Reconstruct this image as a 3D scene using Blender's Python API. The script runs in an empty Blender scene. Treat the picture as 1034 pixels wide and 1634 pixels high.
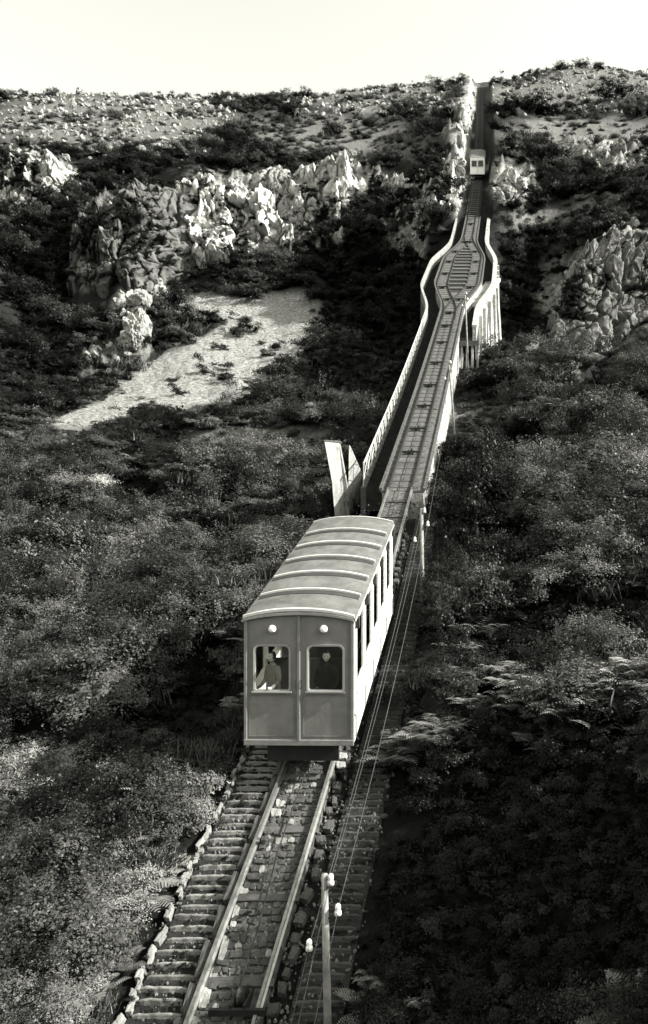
import bpy, bmesh, math, random
import numpy as np
from mathutils import Vector, Matrix
random.seed(7)
RNG = np.random.default_rng(11)
SC = bpy.context.scene
COL = SC.collection
rad = math.radians

# ------------------------------------------------------------------ camera, sky, sun, exposure
FPX, PX0, PY0, PW, PH = 1200.0, 757.0, 880.0, 1034.0, 1634.0     # focal length and principal point in photo pixels
cam_d = bpy.data.cameras.new('camera')
cam = bpy.data.objects.new('camera', cam_d); COL.objects.link(cam)
cam.location = (0, 0, 0); cam.rotation_euler = (rad(90), 0, 0)
cam_d.sensor_fit = 'VERTICAL'; cam_d.sensor_height = 36.0; cam_d.sensor_width = 36.0 * PW / PH
cam_d.lens = 36.0 * FPX / PH
cam_d.shift_x = -(PX0 - PW / 2) / PH
cam_d.shift_y = (PY0 - PH / 2) / PH
cam_d.clip_start = 0.1; cam_d.clip_end = 3000
SC.camera = cam

SUN_EL, SUN_AZ = rad(35), rad(5)          # azimuth: from the right (+X) swung towards the camera side
sdir = Vector((math.cos(SUN_EL) * math.cos(SUN_AZ), -math.cos(SUN_EL) * math.sin(SUN_AZ), math.sin(SUN_EL)))
W = bpy.data.worlds.new('World'); SC.world = W; W.use_nodes = True
wn = W.node_tree.nodes; wl = W.node_tree.links
bgn = wn['Background']
sky = wn.new('ShaderNodeTexSky'); sky.sky_type = 'NISHITA'; sky.sun_disc = False
sky.sun_elevation = SUN_EL; sky.sun_rotation = math.atan2(sdir.x, sdir.y)
sky.air_density = 1.0; sky.dust_density = 3.5; sky.ozone_density = 1.0; sky.altitude = 0
bw = wn.new('ShaderNodeSeparateColor'); wl.new(sky.outputs[0], bw.inputs[0])   # old blue-sensitive film: the sky's blue alone makes its grey
tint = wn.new('ShaderNodeMix'); tint.data_type = 'RGBA'; tint.blend_type = 'MULTIPLY'
tint.inputs[0].default_value = 1.0; tint.inputs[7].default_value = (1.0, 1.0, 0.9, 1)
wl.new(bw.outputs[2], tint.inputs[6]); wl.new(tint.outputs[2], bgn.inputs[0])
bgn.inputs[1].default_value = 0.14
sun_d = bpy.data.lights.new('sun', 'SUN'); sun_d.energy = 5.0; sun_d.angle = rad(0.5); sun_d.color = (1.0, 0.985, 0.93)
sun = bpy.data.objects.new('sun', sun_d); COL.objects.link(sun)
sun.rotation_euler = sdir.to_track_quat('Z', 'Y').to_euler()
SC.view_settings.view_transform = 'Standard'; SC.view_settings.look = 'None'
SC.view_settings.gamma = 1.0; SC.view_settings.use_curve_mapping = False
SC.view_settings.exposure = 1.5
SC.render.engine = 'CYCLES'
SC.cycles.max_bounces = 5; SC.cycles.diffuse_bounces = 2; SC.cycles.transparent_max_bounces = 8
SC.cycles.use_adaptive_sampling = True

# ------------------------------------------------------------------ helpers
def _hash(i, j, k):
    n = (i.astype(np.int64) * 374761393 + j.astype(np.int64) * 668265263 + k.astype(np.int64) * 2147483647) & 0xffffffff
    n = ((n ^ (n >> 13)) * 1274126177) & 0xffffffff
    n = n ^ (n >> 16)
    return (n & 0xffff) / 65535.0
def vnoise(x, y, z):
    xi, yi, zi = np.floor(x), np.floor(y), np.floor(z)
    f = [x - xi, y - yi, z - zi]
    f = [t * t * (3 - 2 * t) for t in f]
    r = 0
    for a in (0, 1):
        for b in (0, 1):
            for c in (0, 1):
                w = (f[0] if a else 1 - f[0]) * (f[1] if b else 1 - f[1]) * (f[2] if c else 1 - f[2])
                r = r + w * _hash(xi + a, yi + b, zi + c)
    return r * 2 - 1
def fbm(x, y, z, o=4, g=0.5):
    r, a = 0, 1.0
    for i in range(o):
        r = r + a * vnoise(x + 17.3 * i, y + 5.1 * i, z + 9.7 * i); x, y, z = x * 2.03, y * 2.03, z * 2.03; a *= g
    return r
def blocks(u, v, seed):                                         # broken blocks: a step out or back for each cell, its lean, and the crack between cells
    ui, vi = np.floor(u), np.floor(v); f1 = np.full(u.shape, 9.0); f2 = f1.copy(); h = np.zeros(u.shape); cu_, cv_ = h.copy(), h.copy(); z = np.full(u.shape, float(seed))
    for a in (-1, 0, 1):
        for b in (-1, 0, 1):
            ju, jv = _hash(ui + a, vi + b, z), _hash(ui + a + 31, vi + b + 17, z + 5); du, dv = ui + a + ju - u, vi + b + jv - v; d = np.hypot(du, dv)
            nw = d < f1; f2 = np.where(nw, f1, np.minimum(f2, d)); h = np.where(nw, _hash(ui + a, vi + b, z + 11), h); cu_ = np.where(nw, du, cu_); cv_ = np.where(nw, dv, cv_); f1 = np.where(nw, d, f1)
    return h - .5 + .5 * (h - .5) * cu_ * 2 - .5 * cv_, f2 - f1
def sst(a, b, x):
    t = np.clip((x - a) / (b - a), 0, 1); return t * t * (3 - 2 * t)

def mesh_np(name, V, F, mats=None, smooth=False):
    me = bpy.data.meshes.new(name)
    V = np.asarray(V, dtype=np.float32); F = np.asarray(F, dtype=np.int32)
    k = F.shape[1]
    me.vertices.add(len(V)); me.vertices.foreach_set('co', V.ravel())
    me.loops.add(F.size); me.loops.foreach_set('vertex_index', F.ravel())
    me.polygons.add(len(F))
    me.polygons.foreach_set('loop_start', np.arange(0, F.size, k, dtype=np.int32))
    me.update(calc_edges=True)
    if smooth: me.polygons.foreach_set('use_smooth', np.ones(len(F), dtype=bool))
    me.validate()
    if mats: me.materials.append(mats)
    return me
def link(name, me, parent=None, loc=None):
    o = bpy.data.objects.new(name, me); COL.objects.link(o)
    if parent is not None: o.parent = parent
    if loc is not None: o.location = loc
    return o
def empty(name, loc=(0, 0, 0)):
    o = bpy.data.objects.new(name, None); COL.objects.link(o); o.location = loc; o.empty_display_size = 0.2
    return o
def tag(o, label=None, cat=None, group=None, kind=None):
    if label: o['label'] = label
    if cat: o['category'] = cat
    if group: o['group'] = group
    if kind: o['kind'] = kind
    return o

class MB:
    def __init__(s): s.v = []; s.f = []
    def add(s, vs, fs):
        b = len(s.v); s.v += [tuple(p) for p in vs]; s.f += [tuple(i + b for i in f) for f in fs]; return s
    def hexa(s, p):           # eight corners: bottom ring 0-3, top ring 4-7 (counter-clockwise from above)
        return s.add(p, [(3, 2, 1, 0), (4, 5, 6, 7), (0, 1, 5, 4), (1, 2, 6, 5), (2, 3, 7, 6), (3, 0, 4, 7)])
    def box(s, x0, x1, y0, y1, z0, z1, sh=0.0):
        q = [(x0, y0), (x1, y0), (x1, y1), (x0, y1)]
        return s.hexa([(x, y, z0 + sh * y) for x, y in q] + [(x, y, z1 + sh * y) for x, y in q])
    def tube(s, pts, r, n=8, r2=None):
        pts = [Vector(p) for p in pts]; m = len(pts); rings = []
        for i, p in enumerate(pts):
            t = (pts[min(i + 1, m - 1)] - pts[max(i - 1, 0)]).normalized()
            a = t.cross(Vector((0, 0, 1)))
            if a.length < 1e-4: a = Vector((1, 0, 0))
            a.normalize(); b = t.cross(a)
            rr = r if r2 is None else r + (r2 - r) * i / (m - 1)
            rings.append([p + (a * math.cos(2 * math.pi * k / n) + b * math.sin(2 * math.pi * k / n)) * rr for k in range(n)])
        vs = [q for R in rings for q in R]; fs = []
        for i in range(m - 1):
            for k in range(n):
                k2 = (k + 1) % n
                fs.append((i * n + k, i * n + k2, (i + 1) * n + k2, (i + 1) * n + k))
        fs.append(tuple(range(n))[::-1]); fs.append(tuple((m - 1) * n + k for k in range(n)))
        return s.add(vs, fs)
    def loft(s, rings, close=True, caps=True):
        n = len(rings[0]); vs = [q for R in rings for q in R]; fs = []
        for i in range(len(rings) - 1):
            for k in range(n if close else n - 1):
                k2 = (k + 1) % n
                fs.append((i * n + k, i * n + k2, (i + 1) * n + k2, (i + 1) * n + k))
        if caps and close:
            fs.append(tuple(range(n))[::-1]); fs.append(tuple((len(rings) - 1) * n + k for k in range(n)))
        return s.add(vs, fs)
    def mesh(s, name, mat, smooth=False, bevel=0):
        me = bpy.data.meshes.new(name)
        if bevel:
            bm = bmesh.new(); bv = [bm.verts.new(p) for p in s.v]
            for f in s.f:
                try: bm.faces.new([bv[i] for i in f])
                except ValueError: pass
            bmesh.ops.recalc_face_normals(bm, faces=bm.faces)
            bmesh.ops.bevel(bm, geom=list(bm.edges), offset=bevel, segments=1, affect='EDGES')
            bm.to_mesh(me); bm.free()
        else:
            me.from_pydata(s.v, [], s.f)
            bm = bmesh.new(); bm.from_mesh(me); bmesh.ops.recalc_face_normals(bm, faces=bm.faces); bm.to_mesh(me); bm.free()
        if smooth:
            for p in me.polygons: p.use_smooth = True
        if mat: me.materials.append(mat)
        return me
    def build(s, name, mat, parent=None, smooth=False, bevel=0, loc=None):
        return link(name, s.mesh(name, mat, smooth, bevel), parent, loc)

# ------------------------------------------------------------------ materials (a black-and-white world, faintly warm)
def g(v): return (v, v, v * 0.955, 1)
def mat(name, lo, hi=None, scale=3.0, rough=0.85, detail=6, bump=0.0, bscale=20, spec=0.25, metallic=0.0, spot=None, coord='Object'):
    m = bpy.data.materials.new(name); m.use_nodes = True
    n = m.node_tree.nodes; l = m.node_tree.links; b = n['Principled BSDF']
    b.inputs['Roughness'].default_value = rough; b.inputs['Specular IOR Level'].default_value = spec
    b.inputs['Metallic'].default_value = metallic
    hi = lo if hi is None else hi
    tc = n.new('ShaderNodeTexCoord')
    nz = n.new('ShaderNodeTexNoise'); nz.inputs['Scale'].default_value = scale; nz.inputs['Detail'].default_value = detail
    nz.inputs['Roughness'].default_value = 0.65
    l.new(tc.outputs[coord], nz.inputs['Vector'])
    rp = n.new('ShaderNodeValToRGB'); rp.color_ramp.elements[0].position = 0.33; rp.color_ramp.elements[1].position = 0.67
    rp.color_ramp.elements[0].color = g(lo); rp.color_ramp.elements[1].color = g(hi)
    l.new(nz.outputs[0], rp.inputs[0]); out = rp.outputs[0]
    if spot:                                 # dark weathering blotches
        n2 = n.new('ShaderNodeTexNoise'); n2.inputs['Scale'].default_value = spot[0]; n2.inputs['Detail'].default_value = 8
        n2.inputs['Roughness'].default_value = 0.7; l.new(tc.outputs[coord], n2.inputs['Vector'])
        r2 = n.new('ShaderNodeValToRGB'); r2.color_ramp.elements[0].position = spot[1]; r2.color_ramp.elements[1].position = spot[1] + 0.1
        l.new(n2.outputs[0], r2.inputs[0])
        mx = n.new('ShaderNodeMix'); mx.data_type = 'RGBA'; l.new(r2.outputs[0], mx.inputs[0])
        l.new(out, mx.inputs[6]); mx.inputs[7].default_value = g(spot[2]); out = mx.outputs[2]
    oi = n.new('ShaderNodeObjectInfo')
    mr = n.new('ShaderNodeMapRange'); mr.inputs[3].default_value = 0.8; mr.inputs[4].default_value = 1.15
    l.new(oi.outputs['Random'], mr.inputs[0])
    mm = n.new('ShaderNodeMix'); mm.data_type = 'RGBA'; mm.blend_type = 'MULTIPLY'; mm.inputs[0].default_value = 1
    l.new(out, mm.inputs[6]); l.new(mr.outputs[0], mm.inputs[7]); out = mm.outputs[2]
    l.new(out, b.inputs['Base Color'])
    if bump:
        nb = n.new('ShaderNodeTexNoise'); nb.inputs['Scale'].default_value = bscale; nb.inputs['Detail'].default_value = 8
        l.new(tc.outputs[coord], nb.inputs['Vector'])
        bp = n.new('ShaderNodeBump'); bp.inputs['Strength'].default_value = 0.8; bp.inputs['Distance'].default_value = bump
        l.new(nb.outputs[0], bp.inputs['Height']); l.new(bp.outputs[0], b.inputs['Normal'])
    return m
def leaf_mat(name, lo, hi, vary=(0.55, 1.5)):
    m = bpy.data.materials.new(name); m.use_nodes = True
    n = m.node_tree.nodes; l = m.node_tree.links
    n.remove(n['Principled BSDF']); out = n['Material Output']
    geo = n.new('ShaderNodeNewGeometry'); oi = n.new('ShaderNodeObjectInfo')
    rp = n.new('ShaderNodeValToRGB'); rp.color_ramp.elements[0].color = g(lo); rp.color_ramp.elements[1].color = g(hi)
    tcn = n.new('ShaderNodeTexCoord'); bl = n.new('ShaderNodeTexNoise'); bl.inputs['Scale'].default_value = 3.2; bl.inputs['Detail'].default_value = 3; l.new(tcn.outputs['Object'], bl.inputs['Vector'])
    bm_ = n.new('ShaderNodeMapRange'); bm_.inputs[1].default_value = .32; bm_.inputs[2].default_value = .68; l.new(bl.outputs[0], bm_.inputs[0])
    ad = n.new('ShaderNodeMath'); ad.operation = 'MULTIPLY_ADD'; ad.inputs[1].default_value = .38; l.new(geo.outputs['Random Per Island'], ad.inputs[0])
    sc_ = n.new('ShaderNodeMath'); sc_.operation = 'MULTIPLY'; sc_.inputs[1].default_value = .62; l.new(bm_.outputs[0], sc_.inputs[0]); l.new(sc_.outputs[0], ad.inputs[2]); l.new(ad.outputs[0], rp.inputs[0])
    mr = n.new('ShaderNodeMapRange'); mr.inputs[3].default_value = vary[0]; mr.inputs[4].default_value = vary[1]
    l.new(oi.outputs['Random'], mr.inputs[0])
    mm = n.new('ShaderNodeMix'); mm.data_type = 'RGBA'; mm.blend_type = 'MULTIPLY'; mm.inputs[0].default_value = 1
    l.new(rp.outputs[0], mm.inputs[6]); l.new(mr.outputs[0], mm.inputs[7])
    d = n.new('ShaderNodeBsdfDiffuse'); t = n.new('ShaderNodeBsdfTranslucent'); gl = n.new('ShaderNodeBsdfGlossy')
    gl.inputs['Roughness'].default_value = 0.42; gl.inputs['Color'].default_value = g(0.5)
    l.new(mm.outputs[2], d.inputs[0]); l.new(mm.outputs[2], t.inputs[0])
    a = n.new('ShaderNodeMixShader'); a.inputs[0].default_value = 0.2; l.new(d.outputs[0], a.inputs[1]); l.new(t.outputs[0], a.inputs[2])
    b = n.new('ShaderNodeMixShader'); b.inputs[0].default_value = 0.02; l.new(a.outputs[0], b.inputs[1]); l.new(gl.outputs[0], b.inputs[2])
    l.new(b.outputs[0], out.inputs[0])
    return m
M = {}
M['rock'] = mat('limestone', 0.17, 0.42, 2.2, 0.9, 10, 0.12, 4, spot=(2.0, 0.5, 0.03), coord='Object')
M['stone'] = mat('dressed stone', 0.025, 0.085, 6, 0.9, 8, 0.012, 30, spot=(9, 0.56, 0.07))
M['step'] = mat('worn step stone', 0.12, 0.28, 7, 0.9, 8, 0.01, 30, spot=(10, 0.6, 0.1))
M['pale_stone'] = mat('pale limewashed stone', 0.2, 0.4, 3, 0.9, 10, 0.03, 9, spot=(1.6, 0.57, 0.07))
M['masonry'] = mat('pale masonry', 0.16, 0.4, 1.2, 0.9, 10, 0.06, 5, spot=(1.3, 0.54, 0.06))
M['deck'] = mat('ballast deck', 0.045, 0.12, 2.5, 0.95, 9, 0.03, 18, spot=(1.4, 0.6, 0.06))
M['sleeper'] = mat('weathered sleeper', 0.035, 0.095, 4, 0.9, 8, 0.01, 30, spot=(3, 0.6, 0.06))
M['walk'] = mat('shaded stair stone', 0.01, 0.03, 3, 0.95)  # shade of the walkways and loop well put into the stone colour
M['gully'] = mat('dark earth bed', 0.008, 0.022, 8, 0.95, 8, 0.03, 25)
M['fill'] = mat('trodden stone fill', 0.03, 0.13, 5, 0.95, 10, 0.03, 18, spot=(3.5, 0.55, 0.015))
M['steel'] = mat('rail steel', 0.13, 0.24, 10, 0.4, metallic=0.6, spec=0.5)
M['abut'] = mat('grey abutment masonry', 0.14, 0.28, 1.6, 0.9, 10, 0.03, 8, spot=(1.4, 0.58, 0.04))
M['iron'] = mat('painted railing iron', 0.35, 0.5, 10, 0.6)
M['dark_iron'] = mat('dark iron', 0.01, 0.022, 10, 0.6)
M['wood'] = mat('grey pole wood', 0.12, 0.26, 5, 0.85, 8, 0.006, 40, spot=(6, 0.6, 0.1))
M['porcelain'] = mat('white porcelain', 0.82, 0.85, 3, 0.25, spec=0.5)
M['wire'] = mat('wire', 0.05, 0.08, 3, 0.5)
M['car_grey'] = mat('grey car paint', 0.13, 0.185, 2.6, 0.55, 10, 0.004, 14, spec=0.3, spot=(3.2, 0.66, 0.07))
M['car_side'] = mat('sunlit side paint', 0.62, 0.7, 1.5, 0.5, 8, spec=0.3)  # sunlit brightness of the car side put into its colour
M['roof'] = mat('car roof canvas', 0.055, 0.115, 2.4, 0.7, 10, 0.006, 25, spot=(2.6, 0.6, 0.05))
M['trim'] = mat('pale trim paint', 0.24, 0.3, 4, 0.45)
M['rib'] = mat('pale roof batten', 0.34, 0.45, 6, 0.6)
M['dark_trim'] = mat('dark trim', 0.02, 0.035, 4, 0.6)
M['cream'] = mat('cream car paint', 0.72, 0.78, 2, 0.5, spec=0.3)
M['inside'] = mat('car interior', 0.03, 0.05, 3, 0.9)
M['lamp'] = mat('lamp lens', 0.85, 0.9, 3, 0.15, spec=0.6)
M['skin'] = mat('skin', 0.7, 0.78, 3, 0.6); M['coat'] = mat('dark coat', 0.03, 0.07, 8, 0.9)
M['pale_coat'] = mat('pale scarf', 0.3, 0.45, 8, 0.9); M['hair'] = mat('hair', 0.03, 0.06, 12, 0.7)
M['bark'] = mat('bark', 0.05, 0.12, 12, 0.95, 8, 0.01, 30)
M['twig'] = mat('dry twig', 0.2, 0.36, 12, 0.9)
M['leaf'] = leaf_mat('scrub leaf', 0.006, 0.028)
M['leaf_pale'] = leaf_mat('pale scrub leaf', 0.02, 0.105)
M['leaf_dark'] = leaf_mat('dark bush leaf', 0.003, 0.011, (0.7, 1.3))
M['fern'] = leaf_mat('sunny bracken', 0.07, 0.27)  # bracken with sunlit brightness put into its leaf colour
M['blade'] = leaf_mat('dry grass blade', 0.045, 0.12)
gm = bpy.data.materials.new('window glass'); gm.use_nodes = True
_n = gm.node_tree.nodes; _l = gm.node_tree.links; _n.remove(_n['Principled BSDF'])
_t = _n.new('ShaderNodeBsdfTransparent'); _t.inputs[0].default_value = (0.95, 0.95, 0.93, 1)
_g = _n.new('ShaderNodeBsdfGlossy'); _g.inputs['Roughness'].default_value = 0.03; _g.inputs[0].default_value = (0.8, 0.8, 0.78, 1)
_f = _n.new('ShaderNodeFresnel'); _f.inputs[0].default_value = 1.45
_m = _n.new('ShaderNodeMixShader'); _l.new(_f.outputs[0], _m.inputs[0]); _l.new(_t.outputs[0], _m.inputs[1]); _l.new(_g.outputs[0], _m.inputs[2])
_l.new(_m.outputs[0], _n['Material Output'].inputs[0]); M['glass'] = gm

# ------------------------------------------------------------------ the line of the track (rail-top height and sideways position along Y)
TA = np.array([(-2, -14.4, -4.35), (6, -10.4, -4.2), (12, -7.35, -4.02), (16.3, -5.2, -3.82), (23, -2.5, -3.66), (30, 0.9, -3.48), (40, 6.0, -3.2),
               (51, 11.9, -2.85), (68, 22.3, -2.06), (82, 31.2, -1.38), (97, 40.8, -0.73), (112, 52.3, 0.05), (126, 62.8, 0.5),
               (150, 81.6, 0.95), (200, 123, 1.8), (240, 150, 2.4)], dtype=float)
def _pchip(xs, ys):
    h = np.diff(xs); d = np.diff(ys) / h; m = np.zeros_like(ys); m[0], m[-1] = d[0], d[-1]
    for i in range(1, len(xs) - 1):
        if d[i - 1] * d[i] > 0:
            w1, w2 = 2 * h[i] + h[i - 1], h[i] + 2 * h[i - 1]; m[i] = (w1 + w2) / (w1 / d[i - 1] + w2 / d[i])
    def f(x):
        x = np.clip(x, xs[0], xs[-1]); i = np.clip(np.searchsorted(xs, x, 'right') - 1, 0, len(xs) - 2)
        t = (x - xs[i]) / h[i]
        return ((1 + 2 * t) * (1 - t) ** 2 * ys[i] + t * (1 - t) ** 2 * h[i] * m[i] + t * t * (3 - 2 * t) * ys[i + 1] + t * t * (t - 1) * h[i] * m[i + 1])
    return f
trackZ = _pchip(TA[:, 0], TA[:, 1]); trackX = _pchip(TA[:, 0], TA[:, 2])
def tp(Y, dx=0.0, dz=0.0):
    return (float(trackX(Y)) + dx, float(Y), float(trackZ(Y)) + dz)
def bulge(Y, a=67.0, b=96.5): return float(sst(a, a + 10, np.array(Y)) * (1 - sst(b - 12, b, np.array(Y))))
G2 = 0.535                                                   # half gauge
V0, V1 = 34.0, 105.0                                         # the viaduct
def deck_l(Y): return -0.80 - 1.5 * bulge(Y)
def deck_r(Y): return 1.05 + 1.3 * bulge(Y)

# ------------------------------------------------------------------ terrain: heights fitted through points read from the photograph
CP = """
20 1700 10.5;20 1450 14;20 1200 19;20 1000 27;20 850 38;20 720 58;20 660 72;20 560 92;20 470 112;20 400 122;20 300 142;20 230 172;20 158 225;20 200 310;20 330 520
150 1700 10.6;150 1450 14;150 1200 18.6;150 1000 26.5;150 850 38;150 720 57;150 655 73;150 560 98;120 455 117;150 345 125;150 270 150;150 152 228;150 195 310
270 1392 14.4;300 1250 17.1;300 1100 20.7;300 950 28;300 830 39;300 740 52;320 692 60;300 655 74;300 590 86;300 500 105;280 445 119;300 400 126;300 290 133;300 240 160;300 158 245;300 200 320
450 900 31;450 800 42;450 730 53;450 690 61;450 640 78;450 560 95;450 470 114;450 400 126;450 285 134;450 222 168;450 160 258;450 205 330
560 860 35;570 770 43;590 700 53;600 640 63;600 560 84;600 470 104;600 400 117;600 300 132;600 228 160;600 142 235;600 190 330
660 520 84;680 440 98;700 380 109;715 300 116;715 240 124;720 205 138;725 160 182;720 133 218;740 180 330
700 1185 16.9;700 1000 22.3;700 880 28;700 740 43;720 660 52;740 610 60
800 1160 17.5;760 1010 22.5;800 905 26.5;800 780 35;800 680 46;800 600 61;800 565 70;800 500 84;800 420 98;800 345 107.5;800 290 115.5;800 245 121;800 190 149;800 160 180;800 136 225;800 180 330
900 1150 17;900 1000 22;900 850 29.5;900 700 43;900 592 62;880 566 82;850 490 95;850 410 105;900 350 111;900 290 121;900 240 132;900 190 160;900 104 232;900 155 320;850 120 228
950 568 80;965 410 88;1020 562 79;1020 395 87;935 440 88;960 350 101;1020 340 99
1020 1110 17;1020 1000 21;1020 850 28.5;1020 700 43;1020 602 60;1020 588 74;1020 290 116;1020 235 133;1020 190 158;1020 118 235;1020 160 320
1000 1620 9.6;1000 1400 11.8;1000 1250 14.2;750 1640 11.0;750 1450 13.2;750 1290 15.4;600 1480 13.4;600 1300 15.9
1400 1560 8;1400 1200 11.5;1400 960 17;1400 800 28;1400 650 45;1400 450 65;1400 310 105;1400 180 170;1400 110 235;1400 160 330
2300 1300 8;2300 900 14;2300 700 32;2300 450 70;2300 200 170;2300 130 240
-450 1700 10.5;-450 1400 14;-450 1150 20;-450 950 32;-450 780 50;-450 640 75;-450 480 110;-450 320 150;-450 165 230;-450 210 320
200 2400 5.5;600 2400 6;900 2300 5.5;300 3300 3.2;700 3300 3.4;1000 3300 3.2;-400 2600 4.5
"""
cps = np.array([[float(t) for t in q.split()] for q in CP.replace('\n', ';').split(';') if q.strip()])
SU = 2.2
cu = (cps[:, 0] - PX0) / FPX * SU; cv = np.log(cps[:, 2]); cf = (PY0 - cps[:, 1]) / FPX
def _tps(r2): return 0.5 * r2 * np.log(r2 + 1e-9)
_A = np.zeros((len(cu) + 3,) * 2); _n0 = len(cu)
_A[:_n0, :_n0] = _tps((cu[:, None] - cu) ** 2 + (cv[:, None] - cv) ** 2) + np.eye(_n0) * 0.004
_A[:_n0, _n0] = 1; _A[:_n0, _n0 + 1] = cu; _A[:_n0, _n0 + 2] = cv; _A[_n0:, :_n0] = _A[:_n0, _n0:].T
_w = np.linalg.solve(_A, np.concatenate([cf, np.zeros(3)]))
def base_h(X, Y):
    u = X / Y * SU; v = np.log(Y); r = np.full(X.shape, _w[_n0]) + _w[_n0 + 1] * u + _w[_n0 + 2] * v
    for i in range(_n0): r += _w[i] * _tps((u - cu[i]) ** 2 + (v - cv[i]) ** 2)
    return r * Y

# areas of the hillside in photo pixels: (cx, cy, rx, ry, tilt degrees)
ROCKY = [(200, 375, 78, 75, -10), (132, 425, 24, 34, 0), (400, 335, 120, 66, 0), (215, 515, 32, 62, -12), (240, 466, 30, 18, 0), (560, 290, 60, 40, 10),
         (732, 262, 17, 55, 0), (752, 172, 11, 45, 0), (820, 288, 36, 36, 0), (950, 480, 88, 90, 0), (1005, 375, 36, 40, 0), (60, 285, 50, 40, 0),
         (960, 250, 80, 26, 0), (170, 560, 70, 36, -25), (640, 380, 30, 30, 0)]
SCREE = [(330, 585, 165, 50, -18), (435, 520, 82, 50, -14), (240, 628, 130, 30, -17), (330, 492, 75, 22, 0), (160, 655, 90, 18, -15), (350, 625, 80, 22, 0), (430, 568, 80, 40, -28), (375, 606, 80, 30, -12)]
GRASS = [(430, 712, 130, 20, 2), (760, 655, 60, 18, -8), (330, 655, 90, 12, 0), (880, 690, 70, 14, -6), (170, 195, 200, 44, 0), (640, 160, 130, 26, 0), (540, 215, 150, 32, 4), (860, 150, 90, 24, 0), (930, 215, 130, 30, 0), (935, 136, 110, 34, -6), (430, 690, 130, 12, 0), (860, 350, 60, 14, -8), (960, 330, 60, 18, 0), (90, 700, 80, 20, -8)]
LIGHTZ = [(930, 1130, 110, 38, -12), (700, 1100, 60, 30, -20), (870, 800, 100, 50, 0), (860, 595, 150, 28, 0), (995, 800, 50, 90, 0), (950, 690, 90, 24, 0), (130, 1290, 120, 80, 0), (280, 1270, 60, 30, 0), (110, 1480, 130, 150, 0),
          (250, 985, 100, 36, 0), (150, 1085, 110, 45, 0), (130, 905, 110, 34, 0), (300, 752, 130, 14, 0), (90, 785, 60, 20, 0), (430, 640, 70, 26, 0), (560, 580, 40, 20, 0), (640, 1210, 60, 20, -30), (60, 960, 50, 30, 0)]  # pale-leaf zones: sunlit patches put into the leaf tone
DARKZ = [(200, 785, 70, 34, 0), (355, 870, 44, 60, 0), (120, 832, 80, 13, 0), (850, 1010, 160, 42, -5), (790, 885, 60, 50, 0), (715, 860, 50, 50, 0), (870, 745, 70, 26, 0), (955, 625, 50, 36, 0), (800, 700, 60, 28, 0), (60, 545, 70, 60, 0), (60, 400, 60, 80, 0),
         (620, 470, 100, 70, -20), (560, 410, 60, 40, 0), (840, 470, 50, 90, 0), (870, 410, 40, 60, 0), (60, 1150, 60, 36, 0), (150, 730, 120, 12, 0), (312, 1090, 88, 105, 0), (830, 1420, 280, 200, 0)]  # dark-leaf zones: shade of hollows, gullies, car and bank put into leaf tone
def emask(px, py, E, soft=0.35):
    r = np.zeros(np.shape(px))
    for cx, cy, rx, ry, t in E:
        a = rad(t); dx, dy = px - cx, py - cy
        x = (dx * math.cos(a) + dy * math.sin(a)) / rx; y = (-dx * math.sin(a) + dy * math.cos(a)) / ry
        r = np.maximum(r, 1 - sst(1 - soft, 1 + soft, np.sqrt(x * x + y * y)))
    return r
def proj(X, Y, Z): return PX0 + FPX * X / Y, PY0 - FPX * Z / Y
def masks(X, Y, Z):
    px, py = proj(X, Y, Z)
    w = 16 * fbm(X * 0.12, Y * 0.12, Z * 0.12, 3)
    far = sst(55, 70, Y)
    rock = emask(px + w, py + w * 0.7, ROCKY) * far
    scree = emask(px + 0.8 * w, py + 0.5 * w, SCREE, 0.24) * far
    grass = emask(px + w, py + 0.4 * w, GRASS) * sst(32, 42, Y)
    dx = np.abs(X - trackX(Y)); cut = sst(104, 108, Y) * sst(1.6, 2.1, dx) * (1 - sst(3.6, 4.6, dx)) * (1 - sst(205, 215, Y))
    rock = np.maximum(rock, cut * (X < trackX(Y)))
    return rock * (1 - scree), scree, grass * (1 - rock) * (1 - scree)
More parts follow.
